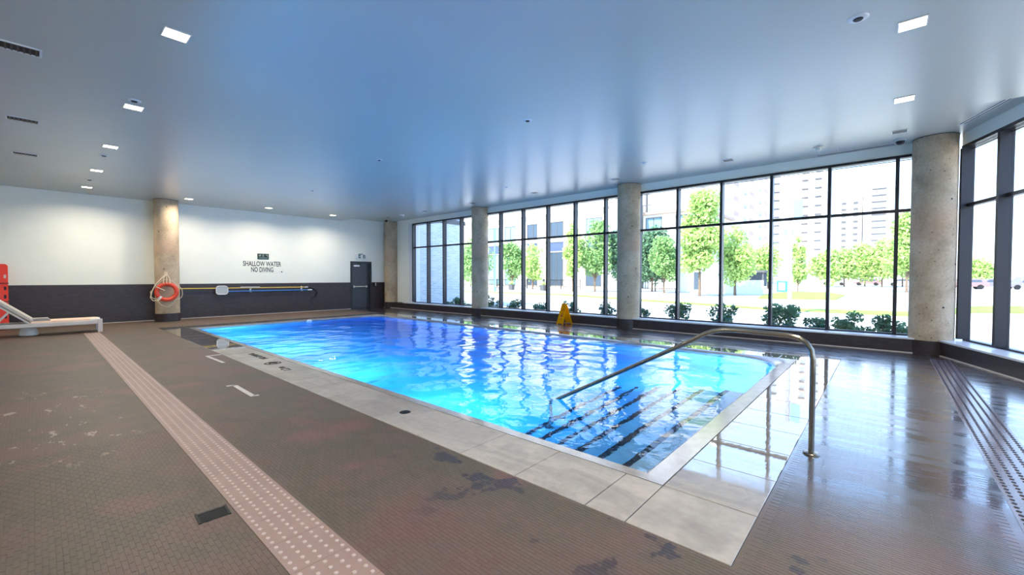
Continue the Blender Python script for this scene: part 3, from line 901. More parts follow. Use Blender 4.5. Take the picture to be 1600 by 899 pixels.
# ---------------------------------------------------------------- wet floor sign
ws = thing('wet_floor_sign', 'yellow folding wet floor sign standing by the window wall', 'sign', (10.86, 7.42, 0), math.radians(-101))
def sign_panel(side):
    # panel outline in its own plane (u across, v up), trapezoid with a handle slot
    out = [(-0.15, 0.0), (-0.10, 0.0), (-0.09, 0.03), (0.09, 0.03), (0.10, 0.0), (0.15, 0.0), (0.10, 0.60), (0.085, 0.64), (0.04, 0.66), (-0.04, 0.66), (-0.085, 0.64), (-0.10, 0.60)]
    me = holed('sign_panel', [out, rrect(0, 0.615, 0.09, 0.028, 0.012)], 0.012, MT['yellow'])
    o = obj('sign_panel', me, ws)
    ang = math.radians(17)
    o.rotation_euler = (math.radians(90) - side*ang*1.0, 0, 0) if side > 0 else (math.radians(90) + ang, 0, 0)
    o.location = (0, -side*0.20, 0.0)
    return o
for sd in (1, -1):
    p_ = sign_panel(sd)
    p_.rotation_euler = (math.radians(90 - 17*sd), 0, 0)
    off = 0.0065 if sd > 0 else -0.0065
    sy = MB().prism([(-0.055, 0.25), (0.055, 0.25), (0.0, 0.36)], off-0.001, off+0.001).build('warning_triangle', MT['red_print'], p_)
    tm = text_mesh('sign_text', 'CAUTION', 0.035, MT['red_print'], 0.0006, 0.001)
    to = obj('sign_text', tm, p_, (0, 0.46, off), (0, 0 if sd > 0 else math.pi, 0))
    tm = text_mesh('sign_text', 'WET\nFLOOR', 0.035, MT['red_print'], 0.0006, 0.001)
    to = obj('sign_text', tm, p_, (0, 0.17, off), (0, 0 if sd > 0 else math.pi, 0))
MB().box(-0.09, 0.09, -0.012, 0.012, 0.612, 0.640).build('hinge', MT['yellow'], ws)

# ---------------------------------------------------------------- back wall things
dd = bpy.data.objects.new('door_1', None); COL.objects.link(dd); struct(dd, 'charcoal exit door with push bar in the back wall', 'door'); dd.location = (DX0, YB, 0)
MB().box(0.035, 0.76, 0.02, 0.065, 0.01, DZ-0.05).build('door_leaf', MT['door'], dd)
MB().box(0.765, 0.905, 0.04, 0.08, 0.0, DZ-0.05).build('side_panel', MT['doorframe'], dd)
fr_ = MB().box(-0.05, 0.035, -0.03, 0.1, 0, DZ+0.04).box(0.905, 0.99, -0.03, 0.1, 0, DZ+0.04).box(0.035, 0.905, -0.03, 0.1, DZ-0.045, DZ+0.04)
fr_.build('door_frame', MT['doorframe'], dd)
pb = MB().box(0.04, 0.74, -0.06, -0.02, 0.99, 1.04).build('push_bar', MT['steel'], dd, bevel=0.006)
MB().box(0.04, 0.12, -0.07, 0.02, 0.97, 1.06).build('latch_case', MT['steel'], dd)
MB().box(0.66, 0.74, -0.07, 0.02, 0.97, 1.06).build('latch_case', MT['steel'], dd)
MB().box(0.10, 0.38, -0.05, 0.02, 1.93, 2.0).build('door_closer', MT['white'], dd, bevel=0.005)
MB().tube([(0.25, -0.02, 2.0), (0.25, -0.03, 2.07), (0.45, -0.02, 2.08)], 0.008, 6).build('closer_arm', MT['steel'], dd)

ex = thing('exit_sign', 'white exit sign with green running-man panels above the door', 'sign', (9.98, YB-0.05, 2.40))
MB().box(-0.27, 0.27, -0.02, 0.05, -0.09, 0.09).build('sign_box', MT['white'], ex, bevel=0.008)
for cx_ in (-0.085, 0.14):
    MB().box(cx_-0.055, cx_+0.055, -0.024, -0.018, -0.075, 0.075).build('green_panel', MT['exit_green'], ex)
mb = MB().lathe([(0.0001, 0.0), (0.013, 0.0), (0.013, 0.003), (0.0001, 0.003)], 0.15, -0.027, 0.045, 10, axis='y')
mb.build('figure_head', MT['white'], ex)
MB().tube([(0.16, -0.027, 0.025), (0.13, -0.027, -0.015), (0.155, -0.027, -0.04), (0.14, -0.027, -0.065)], 0.009, 6).build('figure_body', MT['white'], ex)
MB().tube([(0.13, -0.027, -0.015), (0.105, -0.027, -0.03)], 0.008, 6).build('figure_leg', MT['white'], ex)
mb = MB().prism([(-0.12, -0.012), (-0.075, -0.012), (-0.075, -0.03), (-0.045, 0.0), (-0.075, 0.03), (-0.075, 0.012), (-0.12, 0.012)], 0, 0.003)
ao = mb.build('arrow', MT['white'], ex, loc=(0, -0.025, 0)); ao.rotation_euler = (math.radians(90), 0, 0)
MB().box(-0.1, 0.1, 0.0, 0.05, 0.09, 0.12).build('bracket', MT['black'], ex)

def wall_text(txt, x, z, size, label, bold=0.004):
    me = text_mesh('wall_lettering', txt, size, MT['letter'], bold, 0.002)
    return tag(obj('wall_lettering', me, None, (x, YB-0.006, z), (math.radians(90), 0, 0)), label, 'lettering')
sh = wall_text('SHALLOW WATER', 5.88, 1.95, 0.265, 'black SHALLOW WATER lettering on the white back wall', 0.004)
nd_ = wall_text('NO DIVING', 5.875, 1.725, 0.265, 'black NO DIVING lettering on the back wall, under the upper line', 0.004)
for o_, wid in ((sh, 1.34), (nd_, 0.78)):
    o_.scale.x = wid / max(0.01, o_.dimensions.x)
pn = MB().box(5.17, 6.60, YB-0.005, YB-0.001, 1.62, 2.08).build('sign_backing', MT['wall'])
tag(pn, 'thin flush white backing panel behind the black lettering', 'panel')
sg = thing('rules_sign', 'small dark green sign with three pale symbols above the lettering', 'sign', (5.905, YB-0.012, 2.245))
MB().box(-0.2, 0.2, -0.006, 0.012, -0.11, 0.11).build('sign_plate', MT['green_sign'], sg, bevel=0.004)
for i_ in range(3): MB().box(-0.155, -0.075, -0.011, -0.006, 0.0+0.028*i_, 0.018+0.028*i_).build('symbol_bar', MT['letter_grey'], sg)
MB().box(-0.03, 0.03, -0.011, -0.006, 0.06, 0.075).box(-0.01, 0.01, -0.011, -0.006, 0.015, 0.06).box(-0.03, 0.03, -0.011, -0.006, 0.0, 0.015).build('symbol_figure', MT['letter_grey'], sg)
MB().box(0.08, 0.16, -0.011, -0.006, 0.055, 0.07).box(0.14, 0.16, -0.011, -0.006, 0.0, 0.055).build('symbol_arrow', MT['letter_grey'], sg)
MB().box(-0.16, 0.16, -0.011, -0.006, -0.065, -0.045).build('caption_bar', MT['letter_grey'], sg)
tag(MB().lathe([(0.0001, 0.0), (0.025, 0.0), (0.025, 0.01), (0.0001, 0.012)], 6.575, YB-0.006, 1.655, 12, axis='y').build('wall_button', MT['letter']), 'tiny dark round button on the wall right of the lettering', 'button')
al = thing('fire_alarm_box', 'small dark call point on the dado right of the exit door', 'alarm', (10.66, YB-0.02, 1.11))
MB().box(-0.07, 0.03, -0.05, 0.0, -0.09, 0.09).build('box', MT['black'], al, bevel=0.006)
MB().box(0.03, 0.07, -0.045, 0.0, -0.07, 0.07).build('cover', MT['trim_white'], al, bevel=0.004)

# rescue poles on brackets
zy = 1.035
rp = thing('rescue_pole', 'long pale yellow pole on the dado, the upper of the two', 'pole', (0, YB-0.09, zy))
MB().tube([(3.0, 0, 0.01), (5.2, 0, 0.0), (7.42, 0, -0.005)], 0.019, 10).build('pole_tube', MT['pole_yellow'], rp, smooth=True)
MB().tube([(7.42, 0, -0.005), (7.56, 0, -0.005)], 0.023, 10).build('pole_tip', MT['white'], rp, smooth=True)
MB().tube([(5.1, 0, 0.02), (5.75, 0, 0.018)], 0.024, 8).build('pole_grip', MT['net'], rp, smooth=True)
bp_ = thing('shepherds_crook', 'long blue pole with a dark curved hook end on the dado', 'pole', (0, YB-0.09, 0.915))
MB().tube([(4.7, 0, 0.0), (7.55, 0, 0.0)], 0.021, 10).build('pole_tube', MT['pole_blue'], bp_, smooth=True)
MB().tube([(7.55, 0, 0.0), (7.72, 0, 0.0)], 0.024, 10).build('pole_tip', MT['white'], bp_, smooth=True)
hk = [(7.50 + 0.44*math.sin(t_), 0.03, -0.15 + 0.26*math.cos(t_)) for t_ in np.linspace(0.15, 2.75, 16)]
MB().tube(hk, 0.016, 8).build('hook', MT['black'], bp_, smooth=True)
for x_ in (5.44, 7.32):
    b = thing('pole_bracket', 'small white pole bracket, ' + ('nearer the middle of the poles' if x_ < 6 else 'at the hooked end of the poles'), 'bracket', (x_, YB-0.018, 0.97), 0, 'white pole brackets')
    MB().box(-0.025, 0.025, -0.02, 0.0, -0.09, 0.10).build('plate', MT['white'], b)
    for za in (0.03, -0.092): MB().box(-0.02, 0.02, -0.10, -0.02, za, za+0.013).build('arm', MT['white'], b)
ns = thing('skimmer_net', 'pale rounded skimmer net hanging on the poles right of the lifebuoy', 'net', (4.5, YB-0.13, 0.965))
MB().tube([(p[0], 0, p[1]) for p in rrect(0, 0, 0.36, 0.30, 0.09)], 0.016, 8, closed=True).build('net_rim', MT['white'], ns, smooth=True)
me = holed('net_mesh', [rrect(0, 0, 0.35, 0.29, 0.09)], 0.01, MT['net'])
obj('net_mesh', me, ns, (0, 0.005, 0), (math.radians(90), 0, 0))

# lifebuoy on the column
lb = thing('lifebuoy', 'orange ring lifebuoy with cream rope hung on the column', 'lifebuoy', (2.80, 17.24, 0.965), math.radians(-8))
R_, r_ = 0.25, 0.062
def torus(a0, a1, rr, sc=1.0):
    n = max(3, int(48*(a1-a0)/6.283))
    pts = [(R_*math.cos(a_), 0, R_*math.sin(a_)) for a_ in np.linspace(a0, a1, n+1)]
    return pts
MB().tube(torus(0, 6.2832, r_)[:-1], r_, 14, closed=True).build('ring', MT['buoy'], lb, smooth=True)
for a_ in (0.75, 2.35, 3.95, 5.5):
    MB().tube(torus(a_-0.13, a_+0.13, r_), r_*1.04, 14).build('band', MT['trim_white'] if a_ > 3 and a_ < 5 else MT['buoy'], lb, smooth=True)
rp_ = []
for i_ in range(49):
    t_ = i_/48*6.2832 + 0.75
    f = abs(math.sin((t_-0.75)*2))
    rp_.append(((R_+r_+0.012+0.07*f*(1 if t_ > 3 else 0.4))*math.cos(t_), -0.02, (R_+r_+0.012+0.08*f)*math.sin(t_) - (0.07*f if math.sin(t_) < 0 else 0)))
MB().tube(rp_, 0.011, 6).build('grab_rope', MT['rope'], lb, smooth=True)
MB().tube([(-0.02, -0.02, 0.56), (-0.14, -0.05, 0.42), (-0.28, -0.06, 0.24), (-0.36, -0.06, 0.02), (-0.40, -0.05, -0.17), (-0.34, -0.05, -0.27), (-0.22, -0.05, -0.27), (-0.14, -0.06, -0.2)], 0.014, 6).build('hanging_rope', MT['rope'], lb, smooth=True)
MB().tube([(-0.26, -0.075, 0.17), (-0.14, -0.08, 0.10), (-0.05, -0.05, 0.05)], 0.014, 6).build('rope_end', MT['rope'], lb, smooth=True)
for dx in (-0.05, 0.0, 0.05):
    MB().tube([(0.0, -0.02, 0.58), (dx*1.4, -0.05, 0.45), (dx*1.7, -0.07, 0.30), (dx*1.2, -0.07, 0.27)], 0.013, 6).build('rope_loop', MT['rope'], lb, smooth=True)
hk_ = thing('buoy_hook', 'cream hook plate on the column above the lifebuoy', 'hook', (2.80, 17.305, 1.55), math.radians(-8))
MB().box(-0.04, 0.04, -0.025, 0.0, -0.06, 0.06).build('plate', MT['rope'], hk_, bevel=0.005)
MB().tube([(0, -0.02, 0.0), (0, -0.07, -0.01), (0, -0.075, 0.03)], 0.01, 6).build('prong', MT['rope'], hk_)

# rescue board leaning on the wall
sb = thing('rescue_board', 'tall red rescue board with hand holes leaning behind the lounger', 'rescue board', (-0.72, 17.80, 0.02))
hol = [rrect(sx*0.185, z_, 0.045, 0.11, 0.02) for sx in (-1, 1) for z_ in (0.35, 0.62, 0.89, 1.02+0.1, 1.45)]
hol += [rrect(0, z_, 0.12, 0.04, 0.018) for z_ in (1.62, 0.15)]
me = holed('board_plate', [rrect(0, 0.9, 0.48, 1.78, 0.07)] + hol, 0.045, MT['board'])
bo = obj('board_plate', me, sb, (0, 0, 0), (math.radians(90-8), 0, 0))
MB().box(-0.25, 0.25, -0.01, 0.01, -0.01, 0.01).build('strap', MT['black'], sb, loc=(0, 0.08, 0.75))
MB().box(-0.25, 0.25, -0.01, 0.01, -0.01, 0.01).build('strap', MT['black'], sb, loc=(0, 0.15, 1.25))

# ---------------------------------------------------------------- lounger
lg = thing('sun_lounger', 'white sun lounger with a peach seat and raised grey back by the back wall', 'sun lounger', (1.16, 15.38, 0))
LX, LW = -2.05, 0.72
for y_ in (0.0, LW-0.055):
    MB().box(LX, 0, y_, y_+0.055, 0.225, 0.315).build('side_rail', MT['lounge_frame'], lg, bevel=0.008)
MB().box(-0.06, 0.0, 0.055, LW-0.055, 0.225, 0.315).build('end_rail', MT['lounge_frame'], lg, bevel=0.006)
MB().box(LX, LX+0.06, 0.055, LW-0.055, 0.225, 0.315).build('end_rail', MT['lounge_frame'], lg, bevel=0.006)
for x_ in (-0.085, LX):
    for y_ in (-0.006, LW-0.079):
        MB().box(x_, x_+0.09, y_, y_+0.085, 0.0, 0.345 if x_ > -1 else 0.315).build('leg', MT['lounge_frame'], lg, bevel=0.008)
MB().box(-1.25, -0.07, 0.05, LW-0.05, 0.30, 0.365).build('seat_pad', MT['lounge_pad'], lg, bevel=0.025)
MB().box(-0.24, -0.03, 0.045, LW-0.045, 0.305, 0.36).build('foot_pad', MT['trim_white'], lg, bevel=0.02)
# back, hinged at x = -1.27, raised about 43 degrees
bk = MB()
c_, s_ = math.cos(math.radians(43)), math.sin(math.radians(43))
bk.obox((-1.24, 0.03, 0.345), (-0.92*c_, 0, 0.92*s_), (0, LW-0.06, 0), (0.075*s_, 0, 0.075*c_))
bko = bk.build('back_pad', MT['lounge_back'], lg, bevel=0.02)
for y_ in (0.015, LW-0.065):
    MB().obox((-1.27, y_, 0.305), (-0.90*c_, 0, 0.90*s_), (0, 0.05, 0), (0.035*s_, 0, 0.035*c_)).build('back_frame', MT['lounge_frame'], lg)
for y_ in (0.02, LW-0.06):
    MB().obox((-1.78, y_, 0.30), (0.22, 0, 0.30), (0, 0.04, 0), (-0.03, 0, 0.022)).build('prop', MT['lounge_frame'], lg)
tw = thing('folded_towel', 'folded grey towel lying at the hinge of the lounger seat', 'towel', (0.08, 15.62, 0.3665))
for i_ in range(3):
    MB().box(-0.17+0.015*i_, 0.17-0.02*i_, -0.16, 0.16, 0.022*i_, 0.022*i_+0.021).build('fold', MT['towel'], tw, bevel=0.009)
po = thing('floor_pot', 'low white round pot on the deck under the lounger', 'pot', (-0.12, 15.85, 0))
MB().lathe([(0.0001, 0.0), (0.155, 0.0), (0.165, 0.012), (0.135, 0.20), (0.14, 0.215), (0.12, 0.215), (0.11, 0.19), (0.0001, 0.19)], seg=28).build('body', MT['pot'], po, smooth=True)
MB().lathe([(0.137, 0.195), (0.15, 0.2), (0.15, 0.216), (0.137, 0.22)], seg=28).build('rim', MT['white'], po, smooth=True)

# ---------------------------------------------------------------- ceiling fittings
def lamp(x, y, z, label, lit=True, group='lit ceiling lamps'):
    t = thing('recessed_lamp', label, 'ceiling lamp', (x, y, z), 0, group)
    h = 0.10
    f = MB()
    for q in ((-h-0.012, h+0.012, -h-0.012, -h), (-h-0.012, h+0.012, h, h+0.012), (-h-0.012, -h, -h, h), (h, h+0.012, -h, h)):
        f.box(*q, -0.008, 0.001)
    f.build('lamp_trim', MT['trim_white'], t)
    MB().box(-h, h, -h, h, -0.004, 0.0).build('lamp_lens', MT['lens'] if lit else MT['lens_off'], t)
    if lit:
        ld = bpy.data.lights.new('recessed_lamp_light', 'AREA'); ld.shape = 'SQUARE'; ld.size = 0.19; ld.spread = math.radians(155); ld.energy = LAMP_W; ld.color = (1.0, 0.90, 0.75)
        lo = bpy.data.objects.new('recessed_lamp_light', ld); COL.objects.link(lo); lo.parent = t; lo.location = (0, 0, -0.012)
nm = ['nearest in the left row', 'second in the left row', 'third in the left row', 'fourth in the left row', 'farthest in the left row, by the back wall']
for n_, y_ in zip(nm, (5.525, 8.342, 11.18, 13.93, 16.72)): lamp(1.01, y_, ZC, 'lit square ceiling lamp, ' + n_)
lamp(1.01, 2.7, ZC, 'lit square ceiling lamp above the left tactile strip, out of the picture')
lamp(1.01, -0.16, ZC, 'lit square ceiling lamp behind the photographer, out of the picture')
lamp(3.36, -0.16, ZC, 'lit square ceiling lamp above the near deck, out of the picture')
for n_, x_ in zip(('just right of the lifebuoy column', 'above the lettering', 'near the exit door'), (3.32, 5.66, 8.03)): lamp(x_, 16.76, ZC, 'lit square ceiling lamp along the back wall, ' + n_)
lamp(5.76, -0.164, ZC, 'large lit ceiling lamp at the upper right edge of the room')
lamp(8.10, -0.164, ZC, 'lit ceiling lamp at upper right, farther of the two near the corner column')
for i_, (n_, y_) in enumerate(zip(('by the dome camera at the corner column', 'second from the corner column', 'beside the middle window column', 'left of the middle window column', 'above the far window column', 'second from the far corner', 'nearest the far corner'), (-0.16, 2.70, 5.50, 8.30, 11.1, 13.93, 16.6))):
    lamp(10.45, y_, ZB, 'dark square ceiling lamp over the window deck, ' + n_, False, 'unlit ceiling lamps by the windows')
for n_, y_ in zip(('nearest', 'middle', 'farthest'), (7.13, 10.31, 13.14)):
    t = thing('ceiling_vent', 'small slotted vent at far left of the ceiling, the ' + n_ + ' of three', 'vent', (-0.08, y_, ZC), 0, 'slotted ceiling vents')
    MB().box(-0.16, 0.16, -0.10, 0.10, -0.003, 0.0).build('backing', MT['vent'], t)
    for q in ((-0.17, 0.17, -0.12, -0.10), (-0.17, 0.17, 0.10, 0.12), (-0.18, -0.16, -0.12, 0.12), (0.16, 0.18, -0.12, 0.12)):
        MB().box(*q, -0.012, 0.0).build('frame', MT['trim_white'], t)
    for i_ in range(7): MB().box(-0.14+0.045*i_, -0.125+0.045*i_, -0.1, 0.1, -0.012, -0.003).build('slat', MT['frame'], t)
def disc(name, x, y, z, label, cat, r=0.07, m='trim_white', grp=None):
    t = thing(name, label, cat, (x, y, z), 0, grp)
    MB().lathe([(0.0001, -0.012), (r*0.55, -0.012), (r*0.9, -0.008), (r, 0.0)], seg=20).build('cover_plate', MT['trim_white'], t, smooth=True)
    MB().lathe([(0.0001, -0.024), (r*0.4, -0.022), (r*0.48, -0.012)], seg=16).build('cap', MT['net' if m != 'vent' else 'vent'], t, smooth=True)
g_ = 'sprinkler covers on the ceiling'
disc('sprinkler_cover', 0.98, 8.02, ZC, 'grey sprinkler cover just behind the second lit lamp of the left row', 'sprinkler', 0.08, 'vent', g_)
disc('sprinkler_cover', 0.99, 12.09, ZC, 'sprinkler cover between the third and fourth lit lamps of the left row', 'sprinkler', 0.08, 'vent', g_)
disc('sprinkler_cover', 0.98, 15.40, ZC, 'sprinkler cover before the last lit lamp of the left row', 'sprinkler', 0.09, 'vent', g_)
disc('sprinkler_cover', 5.24, 4.30, ZC, 'small dark sprinkler cover alone in the middle of the ceiling', 'sprinkler', 0.07, 'vent', g_)
disc('ceiling_speaker', 5.29, 0.233, ZC, 'round grey ceiling disc left of the large lit lamp at upper right', 'speaker', 0.085, 'vent')
disc('sprinkler_cover', 4.90, 8.10, ZC, 'sprinkler cover over the middle of the pool, in the blue sheen', 'sprinkler', 0.06, 'vent', g_)
disc('sprinkler_cover', 5.35, 12.4, ZC, 'sprinkler cover over the far left of the pool', 'sprinkler', 0.06, 'vent', g_)
disc('sprinkler_cover', 9.02-0.2, 3.97, ZC, 'sprinkler cover near the ceiling step left of the middle windows', 'sprinkler', 0.06, 'net', g_)
disc('sprinkler_cover', 8.7, 7.9, ZC, 'sprinkler cover near the ceiling step above the yellow sign', 'sprinkler', 0.06, 'net', g_)
sd = thing('smoke_detector', 'ivory smoke detector on the ceiling band above the right windows', 'smoke detector', (10.62, 1.05, ZB))
MB().lathe([(0.0001, -0.02), (0.09, -0.02), (0.10, 0.0)], seg=24).build('base', MT['detector'], sd, smooth=True)
MB().lathe([(0.0001, -0.075), (0.04, -0.072), (0.055, -0.055), (0.06, -0.02)], seg=20).build('sensor', MT['detector'], sd, smooth=True)
ap = thing('access_panel', 'flush white access panel beside the smoke detector', 'panel', (11.1, 0.93, ZB))
MB().box(-0.15, 0.15, -0.15, 0.15, -0.004, 0.0).build('panel', MT['ceiling'], ap)
for q in ((-0.16, 0.16, -0.16, -0.15), (-0.16, 0.16, 0.15, 0.16), (-0.16, -0.15, -0.15, 0.15), (0.15, 0.16, -0.15, 0.15)):
    MB().box(*q, -0.006, 0.0).build('panel_edge', MT['trim_white'], ap)
def dome_cam(x, y, z, label, m1, m2, r):
    t = thing('dome_camera', label, 'camera', (x, y, z))
    MB().lathe([(0.0001, -0.04), (r*0.9, -0.04), (r, -0.02), (r, 0.0)], seg=24).build('housing', MT[m1], t, smooth=True)
    MB().lathe([(0.0001, -0.04-r*0.75), (r*0.4, -0.04-r*0.68), (r*0.68, -0.04-r*0.35), (r*0.75, -0.04)], seg=20).build('dome', MT[m2], t, smooth=True)
dome_cam(11.05, -0.18, ZB, 'grey dome camera on the ceiling left of the large corner column', 'net', 'black', 0.09)
dome_cam(10.44, 15.5, ZB, 'white dome camera on the ceiling near the far windows', 'white', 'net', 0.10)
dome_cam(10.93, 17.5, ZB, 'small black dome camera in the far ceiling corner', 'black', 'black', 0.07)
sd1 = thing('slot_diffuser', 'dark linear slot diffuser in the ceiling along the angled window wall', 'diffuser', (0,0,0))
for o_ in (0.0, 0.055):
    MB().obox(rw(0.55, 0.02+o_-0.02, ZB-0.006), D2*1.9, N2*-0.018, (0,0,0.006)).build('slot', MT['vent'], sd1)
MB().obox(rw(0.5, 0.075, ZB-0.004), D2*2.0, N2*-0.11, (0,0,0.004)).build('frame', MT['trim_white'], sd1)
sd2 = thing('slot_diffuser', 'dark linear slot diffuser above the last street window by the corner column', 'diffuser', (0,0,0))
for o_ in (0.0, 0.05):
    MB().box(11.33+o_, 11.35+o_, -0.1, 1.15, ZB-0.006, ZB).build('slot', MT['vent'], sd2)
MB().box(11.30, 11.43, -0.12, 1.17, ZB-0.004, ZB).build('frame', MT['trim_white'], sd2)

# ================================================================ outdoors
GZ0 = -0.15
gd = MB().prism([(11.92, 250), (11.92, -1.45), (-4.2, -7.3), (-60, -60), (-60, -250), (500, -250), (500, 250)], -0.4, GZ0)
struct(gd.build('ground', MT['pave']), 'pale sunlit pavement and road outside', 'ground')
gr = thing('lawn', 'bright green grass mound beyond the road, right of the lamp post', 'lawn', (0,0,0))
MB().prism([(36.3, 7.2), (38.0, 2.6), (47.8, 2.6), (56, 4.5), (56, 8.3), (44, 8.3)], GZ0, GZ0+0.06).build('turf', MT['grass'], gr)
gr2 = thing('grass_verge', 'narrow grass verge running beside the near pavement', 'grass', (0,0,0))
MB().prism([(31, 60), (31, 22), (24, 4.6), (23.8, -0.8), (28.6, -3.3), (33, -12), (45, -14), (35, -4), (27, -0.9), (25.6, 4.9), (33, 22), (33, 60)][::1], GZ0, GZ0+0.03).build('turf', MT['grass'], gr2)
bed2 = MB().box(12.3, 13.4, -0.6, 16.0, GZ0, GZ0+0.05).build('planting_bed', MT['soil'])
struct(bed2, 'planting bed under the windows', 'planting bed')

# brick wing of the same building past the last window
bw = MB().box(11.92, 14.9, 16.55, 19.5, GZ0, 6.0)
bwo = struct(bw.build('wall_outside', MT['brick']), 'pale blue grey brick wing seen through the far windows', 'wall')
MB().box(11.92, 14.98, 16.50, 19.5, 4.15, 4.35).build('soffit_band', MT['frame_b'], bwo)

def foliage(cs, n, size, mat, name, flat=0.0):
    """cs: list of (x,y,z,rx,ry,rz) blobs; leaves on and in them"""
    vol = np.array([c[3]*c[4]*c[5] for c in cs]); vol = vol**0.7; vol /= vol.sum()
    pick = rng.choice(len(cs), n, p=vol)
    C_ = np.array(cs)[pick]
    d = rng.normal(size=(n, 3)); d /= np.linalg.norm(d, axis=1)[:, None]
    rad = rng.random(n)**0.36
    p = C_[:, :3] + d*C_[:, 3:]*rad[:, None]
    nrm = d*0.6 + rng.normal(size=(n, 3))*0.7 + np.array([0, 0, 0.3]); nrm /= np.linalg.norm(nrm, axis=1)[:, None]
    t = np.cross(nrm, rng.normal(size=(n, 3))); t /= np.linalg.norm(t, axis=1)[:, None]
    b = np.cross(nrm, t)
    s = size*(0.6+0.8*rng.random(n))[:, None]
    q = np.stack([p - t*s*0.9, p - b*s*0.45 + nrm*s*0.12, p + t*s*0.9, p + b*s*0.45 + nrm*s*0.12], 1)
    return quads_mesh(name, q, mat)

def tree(x, y, h, r, label, mat, n=1500, leaf_s=0.16, trunk=0.12, cz=0.17, grp='trees beyond the road', narrow=1.0):
    t = thing('tree', label, 'tree', (x, y, GZ0), 0, grp)
    c0 = h*cz
    cs = []
    for _ in range(15):
        a_ = random.random()*6.283; q = random.random()**0.5*0.60*r
        z_ = c0 + (h-c0)*(0.12 + 0.76*random.random())
        sh_ = 1.0 - 0.45*abs((z_-c0)/(h-c0) - 0.4)
        rr = r*random.uniform(0.42, 0.62)*sh_
        cs.append((q*math.cos(a_)*sh_, q*math.sin(a_)*sh_, z_, rr, rr, rr*random.uniform(0.8, 1.25)))
    cs.append((0, 0, (c0+h)*0.5, 0.72*r, 0.72*r, 0.40*(h-c0)))
    cs.append((0, 0, h-0.35*r, 0.35*r, 0.35*r, 0.4*r))
    f = obj('foliage', foliage(cs, int(n*2.6), leaf_s*1.1, mat, 'foliage'), t); f['kind'] = 'stuff'
    MB().tube([(0,0,0), (0.03,0.02,c0), (0.0,0.0,h*0.75)], [trunk, trunk*0.75, trunk*0.2], 8).build('trunk', MT['bark'], t, smooth=True)
    br_ = MB()
    for c_ in cs[:6]: br_.tube([(0.02, 0.0, c0*0.95), ((c_[0])*0.5, c_[1]*0.5, (c0+c_[2])/2), (c_[0], c_[1], c_[2])], [trunk*0.45, trunk*0.3, trunk*0.12], 5)
    br_.build('branch', MT['bark'], t)
    return t
tree(44, 50.6, 6.1, 2.3, 'small grey green tree seen just right of the brick wing', MT['leaf_dark'], 1100, 0.2)
tree(42, 44.6, 7.2, 3.0, 'green tree half hidden behind the far window column', MT['leaf_mid'], 1600, 0.2)
tree(44, 38.9, 6.6, 2.0, 'mid green street tree in front of the stone building, left of a dark planter', MT['leaf_mid'], 1400, 0.2)
tree(44, 35.2, 6.0, 1.7, 'loose pale green street tree before the tall dark entrance bay', MT['leaf_light'], 700, 0.2)
tree(39.5, 25.9, 7.8, 1.5, 'slender yellow green tree left of the middle window column', MT['leaf_light'], 1500, 0.17)
tree(41, 24.0, 8.0, 2.1, 'dense green tree with a bare stem left of the middle window column', MT['leaf_mid'], 2400, 0.17)
tree(43, 22.0, 7.0, 1.7, 'darker green tree partly behind the middle window column', MT['leaf_dark'], 1500, 0.17)
tree(46, 19.6, 7.0, 2.5, 'dark bluish green tree right of the middle window column', MT['leaf_dark'], 2800, 0.18)
tree(42.6, 16.9, 5.8, 1.7, 'lighter bushy tree between the dark tree and the white gate wall', MT['leaf_mid'], 1500, 0.16)
tree(37.5, 11.8, 9.0, 2.2, 'tall bright green tree in front of the gate wall', MT['leaf_light'], 4200, 0.17, cz=0.25)
tree(41, 9.9, 6.2, 1.9, 'pale green young tree right of the tall bright tree', MT['leaf_light'], 1700, 0.16)
tree(70, 12.6, 6.5, 2.6, 'faint pale tree far behind the low dark car shelter', MT['leaf_light'], 1100, 0.22)
tree(58, 7.45, 6.4, 1.0, 'narrow columnar young tree on the grass mound', MT['leaf_light'], 1100, 0.17, trunk=0.07, cz=0.08)
tree(90, 7.4, 6.6, 3.0, 'broad pale tree in the far row, right of the columnar tree', MT['leaf_light'], 1200, 0.28)
for i_, (px_, hh, rr, nm_) in enumerate(((5.3, 6.9, 2.7, 'first'), (2.7, 7.8, 3.0, 'second'), (0.3, 8.3, 3.1, 'third'), (-2.4, 8.6, 3.0, 'fourth'))):
    tree((94, 101, 95, 102)[i_], px_, hh, rr, 'round light green tree of the far parking row, ' + nm_ + ' from the left', MT['leaf_light'], 1500, 0.28)
tree(62, -1.8, 8.9, 2.4, 'taller light green tree just left of the corner column', MT['leaf_light'], 2400, 0.2)
tree(118, -13.4, 5.2, 2.6, 'small yellowish tree far off in the first right hand pane', MT['leaf_light'], 700, 0.3)

